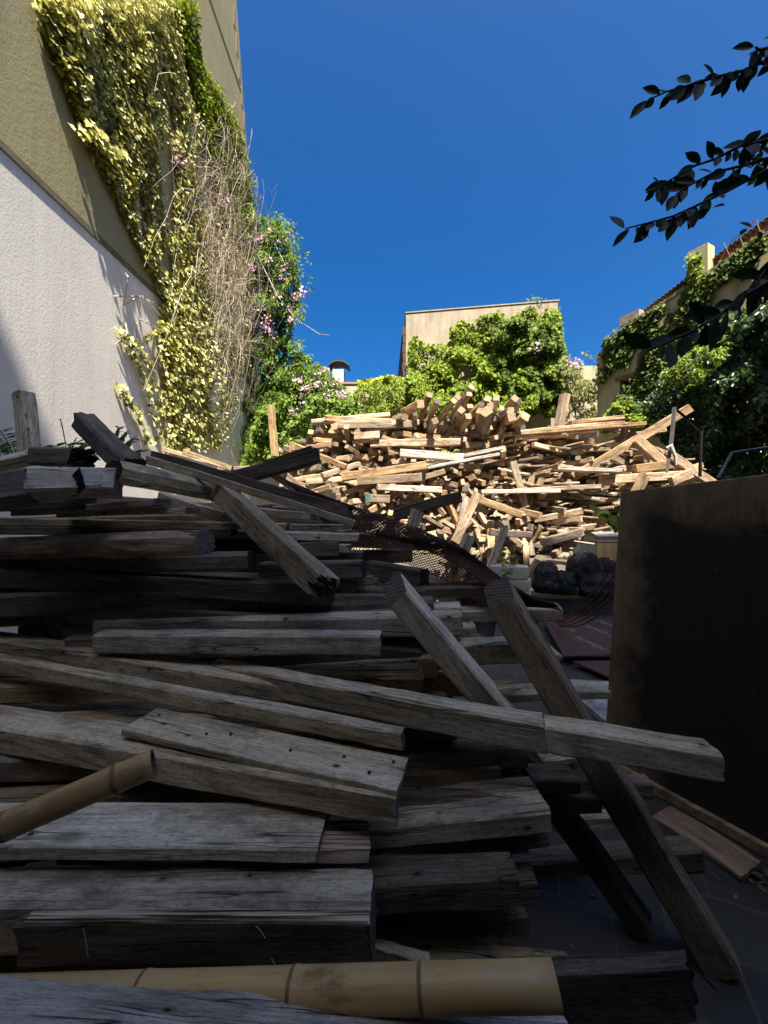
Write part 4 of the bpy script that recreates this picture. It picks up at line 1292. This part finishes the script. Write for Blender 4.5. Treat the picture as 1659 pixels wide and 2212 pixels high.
XWH = XL + .01
for s_ in ([(245, 706), (270, 745), (298, 800), (318, 870), (342, 955)], [(250, 830), (268, 862), (292, 905), (322, 960)], [(262, 712), (300, 760), (322, 800), (345, 900)], [(300, 735), (330, 715), (355, 705), (380, 760)]):
    strand(s_, 26, .085, 3.5, M_IVY_Y, XWH, 'trailing_strand', iv)
strand([(140, 274), (168, 292), (195, 322), (216, 340)], 24, .11, 5, M_IVY_Y, XW, 'jutting_sprig', iv, out=.2)
wall_ivy(iv, 'trailing_foliage', [(300, 700), (350, 690), (520, 700), (515, 860), (480, 965), (330, 975), (345, 880)], 2000, XWH, .085, M_IVY_Y, 'ivy', 1.5, .02, (.03, .5))
iv2 = tag(empty('ivy_climber', (XW, 11, 2)), 'dark green ivy covering the far strip of the olive wall beside the sky', 'ivy')
POLY_B = [(350, 0), (405, 0), (412, 60), (425, 105), (440, 150), (468, 195), (485, 235), (500, 245), (515, 280), (528, 330), (540, 395), (546, 475), (520, 540), (490, 520), (462, 430), (435, 300), (400, 150)]
wall_ivy(iv2, 'foliage', POLY_B, 11000, XW, .10, M_IVY_D, 'dia', 1.0, -.55, (.02, .2))

# bare vine tangle
def vine_arcs(N, seed):
    r = random.Random(seed)
    mb = MB()
    for i in range(N):
        u0 = r.gauss(432, 35); v0 = r.uniform(285, 760)
        u0 += (v0 - 300) * .08
        u0 = min(max(u0, 355), 520)
        q0 = Vector(onwall(np.array([[u0, v0]]), XW)[0])
        drop = r.uniform(.3, 2.6)
        out = abs(r.gauss(.35, .3)) + .08
        along = r.gauss(.9, 1.1)
        rise = r.uniform(.1, 1.0)
        curl = r.uniform(-.5, .9)
        pts = []
        for k in range(11):
            f = k / 10
            x = out * math.sin(f * math.pi * .9) + .06
            z = rise * math.sin(f * math.pi) - drop * f ** 1.6
            y = along * math.sin(f * math.pi * .5) + curl * f * f * f
            pts.append(q0 + Vector((x + r.gauss(0, .02), y + r.gauss(0, .035), z + r.gauss(0, .035))))
        rad = r.uniform(.003, .0065)
        mb.tube(pts, [rad * (1 - .5 * k / 10) for k in range(11)], 4, cap=False)
        if r.random() < .5:
            for _ in range(2):
                k = r.randrange(2, 9)
                e = pts[k] + Vector((r.gauss(.1, .12), r.gauss(.2, .3), r.gauss(-.15, .3)))
                mb.tube([pts[k], pts[k].lerp(e, .5) + Vector((.03, 0, .04)), e], rad * .5, 3, cap=False)
    return mb



tv = tag(empty('bare_vine', (XW, 9, 2)), 'tangle of bare dry pinkish vine stems hanging over the ivy', 'vine')
M_DRYVINE = plain('dry_vine', (0.64, 0.53, 0.42), 0.9, var=0.4)
vine_arcs(340, 3).build('stems', M_DRYVINE, tv)
mb = MB()
for (pts) in ([(355, 985), (352, 900), (358, 800), (372, 700)], [(362, 985), (372, 900), (385, 820)], [(370, 985), (368, 930), (378, 860)], [(245, 745), (255, 720), (262, 660), (280, 640), (330, 655), (352, 690)], [(262, 660), (258, 600), (262, 580)], [(240, 640), (290, 640), (350, 690)],
              [(290, 760), (275, 700), (300, 690), (350, 725)], [(360, 985), (350, 850), (340, 740)], [(400, 985), (395, 900), (420, 800)]):
    w = [Vector(onwall(np.array([[p[0], p[1]]]), XWH)[0]) + Vector((.03 + .12 * (i % 2), 0, 0)) for i, p in enumerate(pts)]
    mb.tube(w, .011, 5)
mb.build('lower_stems', M_DRYVINE, tv)
c_ = onwall(np.array([[600, 600.]]), XW)
mb = MB()
mb.tube([P(560, 560, 11.8), P(600, 640, 11.6), P(640, 690, 11.5), P(690, 722, 11.4), P(712, 724, 11.4)], .012, 4)
mb.tube([P(500, 520, 11.8), P(540, 500, 11.8), P(590, 520, 11.7), P(615, 570, 11.6)], .012, 4)
mb.build('loose_tendril', M_DRYVINE, tv)

# flowering climber
fc = tag(empty('flowering_climber', P(600, 900, 12.2)), 'green climber with pink flower clusters bulging from the end of the left wall', 'climber')
M_CLIMB = leafmat('climber_leaf', (0.05, 0.09, 0.012), (0.12, 0.20, 0.025), (0.23, 0.32, 0.05), .35)
M_CLIMB2 = leafmat('bright_climber_leaf', (0.06, 0.12, 0.015), (0.15, 0.25, 0.03), (0.26, 0.34, 0.06), .35)


def mass(name, poly, N, dfun, size, mat, shape, parent, clump=.02, thresh=-.35, nrm=(0, -.7, .6), seed=1.0, depth=.9):
    q = sample(poly, int(N * 1.8))
    c = vnoise(q, clump, seed)
    k = c + NR.normal(0, .16, len(q)) > thresh
    q, c = q[k][:N], c[k][:N]
    n = len(q)
    d = dfun(q) - depth * (c + .3) + NR.random(n) * depth * .55
    p = unproj(q, d)
    nn = frame_rand(n, nrm, .55)
    tp = frame_rand(n, (0, -.35, -.75), .5)
    return leaves(name, p, nn, tp, NR.uniform(size * .65, size * 1.3, n), shape, mat, parent)


POLY_C = [(500, 480), (545, 462), (575, 470), (612, 485), (640, 560), (650, 640), (632, 700), (625, 740), (700, 790), (735, 830), (765, 860), (760, 900), (690, 930), (640, 955), (560, 990), (520, 1010), (508, 900), (500, 760), (515, 640)]
mass('foliage', POLY_C, 17000, lambda q: 12.6 - .6 * np.clip((q[:, 1] - 760) / 250, 0, 1), .14, M_CLIMB, 'slim', fc, .03, -.3, seed=2.0)
mass('loose_sprays', [(540, 440), (590, 450), (640, 480), (672, 560), (675, 640), (645, 720), (690, 790), (740, 860), (690, 900), (560, 800), (530, 560)], 2600, lambda q: 12.0 - .5 * np.clip((q[:, 1] - 760) / 250, 0, 1), .13, M_CLIMB2, 'slim', fc, .045, .12, seed=12.0, depth=1.1)
mass('foliage', [(560, 880), (640, 850), (780, 870), (780, 905), (680, 935), (600, 985), (520, 1015), (540, 950)], 2600, lambda q: 11.2 + 0 * q[:, 0], .13, M_CLIMB2, 'oval', fc, .03, -.3, seed=3.0)
mass('inner_foliage', POLY_C, 7000, lambda q: 13.0 - .6 * np.clip((q[:, 1] - 760) / 250, 0, 1), .15, M_CLIMB, 'oval', fc, .03, -.7, seed=2.4, depth=.5)
M_PINK = leafmat('pink_petal', (0.50, 0.25, 0.36), (0.68, 0.42, 0.53), (0.82, 0.62, 0.70), .3)
FL = [(393, 345), (480, 437), (508, 492), (536, 470), (518, 520), (585, 500), (563, 515), (575, 565), (612, 520), (618, 575), (545, 580), (625, 512), (524, 625), (515, 650), (565, 665), (610, 600), (640, 640), (578, 690), (625, 665), (545, 670), (575, 705), (520, 725), (630, 690), (600, 640), (585, 720),
      (652, 628), (690, 830), (660, 840), (700, 800), (720, 825), (655, 860), (735, 850), (632, 890), (682, 880), (622, 935), (606, 970), (695, 915), (745, 862), (668, 905), (648, 820), (715, 850)]
for (u, v) in FL:
    n = rng.randint(9, 20)
    if u < 500: d = XW * F / (u - CU) - .5
    else: d = 11.75 if v < 760 else 11.0
    c = np.array(P(u, v, d))
    p = c + NR.normal(0, .065, (n, 3)) * np.array([1.5, 1, .9])
    leaves('flower_cluster', p, frame_rand(n, (0, -.8, .5), .6), frame_rand(n, (0, -.3, .3), .8), NR.uniform(.05, .095, n), 'heart', M_PINK, fc, fold=.1)

# creeper on the far building and back wall
cr = tag(empty('creeper', P(1050, 850, 13)), 'sunny green creeper covering the back wall and climbing the cream building', 'creeper')
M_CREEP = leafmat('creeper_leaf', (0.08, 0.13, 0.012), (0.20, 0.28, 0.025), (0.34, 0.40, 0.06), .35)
M_CREEPD = leafmat('shade_toned_creeper_leaf', (0.04, 0.075, 0.012), (0.10, 0.15, 0.02), (0.19, 0.25, 0.04), .3)
M_YEL = leafmat('lime_creeper_leaf', (0.20, 0.26, 0.02), (0.36, 0.40, 0.03), (0.5, 0.52, 0.08), .3)
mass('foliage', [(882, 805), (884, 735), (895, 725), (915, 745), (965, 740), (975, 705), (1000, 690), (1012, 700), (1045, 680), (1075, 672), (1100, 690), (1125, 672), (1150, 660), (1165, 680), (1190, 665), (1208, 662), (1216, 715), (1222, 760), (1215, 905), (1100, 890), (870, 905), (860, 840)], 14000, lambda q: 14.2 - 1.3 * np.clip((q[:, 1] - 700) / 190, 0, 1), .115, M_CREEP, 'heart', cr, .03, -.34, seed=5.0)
mass('shade_toned_foliage', [(1060, 700), (1130, 690), (1200, 700), (1222, 760), (1225, 900), (1120, 890), (1080, 800)], 4500, lambda q: 13.3 + 0 * q[:, 0], .14, M_CREEPD, 'heart', cr, .03, -.1, seed=6.0)  # darker leaf colour paints shade into this part of the creeper
mass('foliage', [(770, 835), (820, 820), (880, 812), (930, 830), (950, 890), (880, 905), (780, 905), (740, 890)], 3600, lambda q: 12.6 + 0 * q[:, 0], .13, M_CREEP, 'slim', cr, .03, -.4, seed=7.0)
mass('lime_foliage', [(772, 830), (790, 820), (840, 812), (868, 815), (862, 842), (800, 850)], 900, lambda q: 13.2 + 0 * q[:, 0], .14, M_YEL, 'heart', cr, .03, -.5, seed=7.5)
mass('feathery_foliage', [(1215, 765), (1250, 755), (1285, 770), (1290, 830), (1285, 905), (1215, 905)], 2400, lambda q: 12.4 + 0 * q[:, 0], .13, leafmat('pale_creeper_leaf', (0.10, 0.13, 0.03), (0.22, 0.24, 0.07), (0.36, 0.36, 0.14), .3), 'slim', cr, .04, .02, seed=8.0)
for (u, v) in ((1245, 785), (1238, 792), (1162, 745)):
    c = np.array(P(u, v, 12.0)); n = 18
    leaves('flower_cluster', c + NR.normal(0, .09, (n, 3)), frame_rand(n, (0, -.8, .5), .6), frame_rand(n, (0, -.3, .3), .8), NR.uniform(.05, .09, n), 'heart', M_PINK, cr, fold=.1)
for i in range(6):
    n = 14
    c = np.array(P(1150 + i * 3, 650 + (i % 2) * 3, 14.6))
    leaves('coping_weed', c + NR.normal(0, .1, (n, 3)), frame_rand(n, (0, -.6, .8), .5), frame_rand(n, (0, 0, 1), .5), NR.uniform(.08, .16, n), 'slim', M_CREEP, cr)

# ivy on the right building
iv3 = tag(empty('ivy_climber', (XR, 9, 5)), 'dark ivy trailing from the head of the yellowed right-hand wall', 'ivy')
M_IVY_R = leafmat('wall_ivy_leaf', (0.035, 0.055, 0.012), (0.09, 0.13, 0.02), (0.18, 0.22, 0.04), .25)
wall_ivy(iv3, 'coping_foliage', [(1290, 750), (1340, 712), (1420, 665), (1500, 620), (1659, 498), (1659, 560), (1560, 610), (1500, 665), (1440, 715), (1400, 800), (1340, 790), (1300, 830)], 3800, 0.02, .085, M_IVY_R, 'ivy', 1.6, -.08, (.02, .18))
wall_ivy(iv3, 'trailing_foliage', [(1330, 720), (1659, 520), (1659, 720), (1540, 760), (1440, 870), (1330, 860)], 5000, 0.02, .08, M_IVY_R, 'ivy', 1.9, .1, (.02, .15))
wall_ivy(iv3, 'lower_foliage', [(1395, 780), (1659, 640), (1659, 900), (1300, 930), (1330, 860)], 5200, 0.02, .09, M_IVY_R, 'ivy', 1.9, -.4, (.02, .15))
# pillar ivy
wall_ivy(iv3, 'pillar_foliage', [(1488, 560), (1520, 548), (1515, 640), (1490, 650)], 260, 0.05, .1, M_CREEP, 'ivy', 1.9, -.6, (.02, .15))

# big hedge at the right
hg = tag(empty('hedge', (5.3, 7, 0)), 'tall dark leafy hedge along the right wall, sunlit on its upper leaves, a patch coloured lighter as sun', 'hedge')
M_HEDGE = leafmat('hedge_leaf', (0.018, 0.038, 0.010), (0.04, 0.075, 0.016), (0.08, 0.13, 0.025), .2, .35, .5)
HP = [(1285, 920), (1320, 875), (1345, 850), (1385, 870), (1420, 830), (1450, 790), (1475, 765), (1510, 770), (1540, 730), (1570, 700), (1620, 680), (1659, 650), (1760, 640), (1760, 1060), (1520, 1045), (1470, 980), (1400, 925)]


def dhedge(q, X=5.35):
    return 10.2 - (q[:, 0] - 1300) / 359 * 3.1 + (X - 5.35) * 1.5


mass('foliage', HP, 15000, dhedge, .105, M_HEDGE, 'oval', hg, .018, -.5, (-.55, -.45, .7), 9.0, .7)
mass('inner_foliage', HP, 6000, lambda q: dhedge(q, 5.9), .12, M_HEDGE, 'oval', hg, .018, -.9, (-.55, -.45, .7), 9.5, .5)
mass('sun_toned_foliage', [(1430, 800), (1475, 765), (1560, 715), (1580, 740), (1540, 800), (1470, 850), (1440, 860)], 1200, lambda q: dhedge(q, 5.0), .095, M_CREEP, 'slim', hg, .03, -.15, (-.4, -.5, .8), 9.7, .5)  # lighter leaf colour paints sun onto the upper hedge
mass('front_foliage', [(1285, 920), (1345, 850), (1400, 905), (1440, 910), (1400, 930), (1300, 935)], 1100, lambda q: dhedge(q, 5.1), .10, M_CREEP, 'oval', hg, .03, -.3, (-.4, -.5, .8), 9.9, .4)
mb = MB()
for i in range(26):
    y = rng.uniform(7.5, 10.5); x = 6.75 + (10 - y) * .55 + rng.uniform(-.15, .15); h = rng.uniform(1.5, 2.6)
    mb.tube([(x, y, 0), (x + rng.gauss(0, .1), y + rng.gauss(0, .15), h * .5), (x + rng.gauss(0, .3), y + rng.gauss(0, .3), h)], [.03, .02, .008], 5)
mb.build('stems', M_STEM, hg)

# small plants in the gaps
def sprig(label, root, tips, leaf, N, mat, shape='slim', name='weed'):
    w = tag(empty(name, root), label, 'weed')
    mb = MB(); PP, NN, TT, SS = [], [], [], []
    for tip in tips:
        a, b = Vector(root), Vector(tip)
        mid = a.lerp(b, .6) + Vector((0, 0, (b - a).length * .18))
        pts = [a.lerp(mid, f / 5).lerp(mid.lerp(b, f / 5), f / 5) for f in range(6)]
        mb.tube(pts, .0035, 4)
        for j in range(N):
            f = .25 + .75 * j / (N - 1) * 1.0
            x = min(f * 5, 4.999); i = int(x)
            p = pts[i].lerp(pts[i + 1], x - i)
            dr = (pts[i + 1] - pts[i]).normalized()
            for sg in (-1, 1):
                sd_ = dr.cross(Vector((0, -.6, .8))).normalized() * sg
                PP.append(p); NN.append((rng.gauss(0, .25), -.5 + rng.gauss(0, .25), .8)); TT.append(tuple(sd_ + dr * .6 + Vector((0, 0, -.25)))); SS.append(leaf * rng.uniform(.7, 1.2))
    mb.build('stem', M_STEM, w)
    leaves('foliage', PP, NN, TT, SS, shape, mat, w)
    return w


M_WEED = leafmat('weed_leaf', (0.05, 0.10, 0.025), (0.09, 0.17, 0.04), (0.16, 0.26, 0.07), .35)
for (ru, rv, d, tips, lab) in (((40), 1010, 2.75, [(0, 930), (25, 955), (-30, 960), (60, 965), (10, 985)], 'fern-like green weed at the far left edge behind the bluish beam'),
                              (130, 1010, 2.8, [(165, 955), (215, 942), (120, 962), (240, 960), (180, 965), (100, 985), (205, 985)], 'fern-like weed beside the dark notched beam, left of it'),
                              (235, 1010, 2.8, [(255, 925), (285, 950), (270, 935), (300, 975), (240, 950)], 'fern-like weed right of the dark notched beam against the white wall')):
    for _ in range(1):
        sprig(lab, P(ru, rv, d), [P(a, b, d + rng.uniform(-.15, .15)) for a, b in tips], .075, 15, M_WEED)
sprig('bare thin weed stalk with curled tip in front of the white wall', P(148, 1000, 2.8), [P(130, 905, 2.8), P(165, 945, 2.8)], .02, 4, M_WEED)
sprig('small green seedling growing beside the cream blocks', P(1100, 1262, 4.9), [P(1085, 1190, 4.9), P(1108, 1185, 4.9), P(1115, 1205, 4.9), P(1075, 1205, 4.9)], .05, 6, M_CREEP, 'oval')
sprig('leafy weed seen through the netting in the middle', P(985, 1245, 5.0), [P(960, 1190, 5.0), P(990, 1185, 5.0), P(1000, 1205, 5.0), P(950, 1215, 5.0)], .055, 6, M_WEED, 'oval')
sprig('round-leaved vine sprouting above the top edge of the dark panel', P(1335, 1150, 5.3), [P(1285, 1100, 5.3), P(1310, 1110, 5.3), P(1340, 1095, 5.3), P(1320, 1125, 5.2), P(1300, 1120, 5.2), P(1345, 1110, 5.2)], .1, 5, M_CREEP, 'heart')
sprig('tiny green shoot on top of the sunlit heap middle', P(980, 985, 6.4), [P(960, 975, 6.3), P(985, 972, 6.3)], .06, 4, M_CREEP, 'heart')

# ------------------------------------------------------------------ near tree at the right: branches reach into view
tr = tag(empty('young_tree', (2.9, 1.5, 0)), 'dark-leaved tree whose leafy twigs reach in from the right edge', 'tree')
mb = MB().tube([(2.9, 1.5, 0), (2.86, 1.52, 1.0), (2.8, 1.55, 2.0), (2.75, 1.6, 3.0), (2.7, 1.6, 4.0)], [.07, .06, .05, .04, .02], 10)
mb.build('trunk', plain('bark', (0.10, 0.075, 0.055), 0.95, sc=20, bump=0.6), tr, smooth=True)
M_TLEAF = leafmat('glossy_dark_leaf', (0.010, 0.024, 0.008), (0.016, 0.036, 0.010), (0.028, 0.05, 0.014), .2, .5, .2)
M_TWIG = plain('purple_twig', (0.07, 0.035, 0.04), 0.8)
BR = [
    (1.55, [(1720, 95), (1659, 117), (1609, 140), (1544, 155), (1479, 175), (1440, 186), (1402, 203)], .078),
    (1.55, [(1720, 60), (1672, 88), (1640, 96), (1632, 90)], .085),
    (1.6, [(1720, 270), (1650, 292), (1600, 303), (1544, 332), (1504, 345), (1464, 367), (1416, 396)], .078),
    (1.55, [(1720, 312), (1659, 330), (1609, 345), (1544, 360), (1490, 388), (1460, 408)], .075),
    (1.5, [(1720, 335), (1659, 355), (1609, 380), (1569, 402), (1509, 430), (1454, 455), (1399, 470), (1350, 482)], .082),
    (1.15, [(1740, 560), (1659, 612), (1600, 645), (1550, 685), (1490, 718), (1430, 745), (1392, 760)], .095),
    (1.25, [(1740, 520), (1690, 545), (1655, 580), (1630, 620)], .095),
]
for bi, (d, pts, ls) in enumerate(BR):
    w = [P(u, v + (12 if bi < 5 else 0), d + .04 * math.sin(i * 1.3 + bi)) for i, (u, v) in enumerate(pts)]
    start = Vector((2.75, 1.58, w[0].z - .15))
    MB().tube([start] + w, [.016] + [.0075 * (1 - .75 * i / len(w)) for i in range(len(w))], 6).build('branch', M_TWIG, tr, smooth=True)
    PP, NN, TT, SS = [], [], [], []
    tot = sum((w[i + 1] - w[i]).length for i in range(len(w) - 1))
    n = max(4, int(tot / (.021 if bi != 5 else .026)))
    for j in range(n):
        s = tot * (.05 + .95 * j / (n - 1)); i = 0
        while i < len(w) - 2 and s > (w[i + 1] - w[i]).length:
            s -= (w[i + 1] - w[i]).length; i += 1
        dr = (w[i + 1] - w[i]).normalized()
        p = w[i] + dr * min(s, (w[i + 1] - w[i]).length)
        hang = rng.random() < .72
        t = dr * rng.uniform(.35, 1.0) + Vector((rng.gauss(0, .2), rng.gauss(0, .35), (-1.0 if hang else .55) * rng.uniform(.5, 1)))
        PP.append(tuple(p + t.normalized() * .006)); TT.append(tuple(t))
        NN.append((rng.gauss(0, .5), -1 + rng.gauss(0, .35), rng.gauss(.1, .45)))
        SS.append(ls * rng.uniform(.55, 1.2))
    leaves('leaves', PP, NN, TT, SS, 'lance', M_TLEAF, tr, fold=.18, curl=.25)
# a denser part of the crown just outside the frame keeps the tree whole from the side
q = NR.normal(0, 1, (900, 3)) * np.array([.35, .45, .5]) + np.array([2.95, 1.6, 3.7])
leaves('crown', q, frame_rand(900, (0, 0, 1), .6), frame_rand(900, (0, 0, -1), .7), NR.uniform(.06, .1, 900), 'oval', M_TLEAF, tr)
# ------------------------------------------------------------------ end
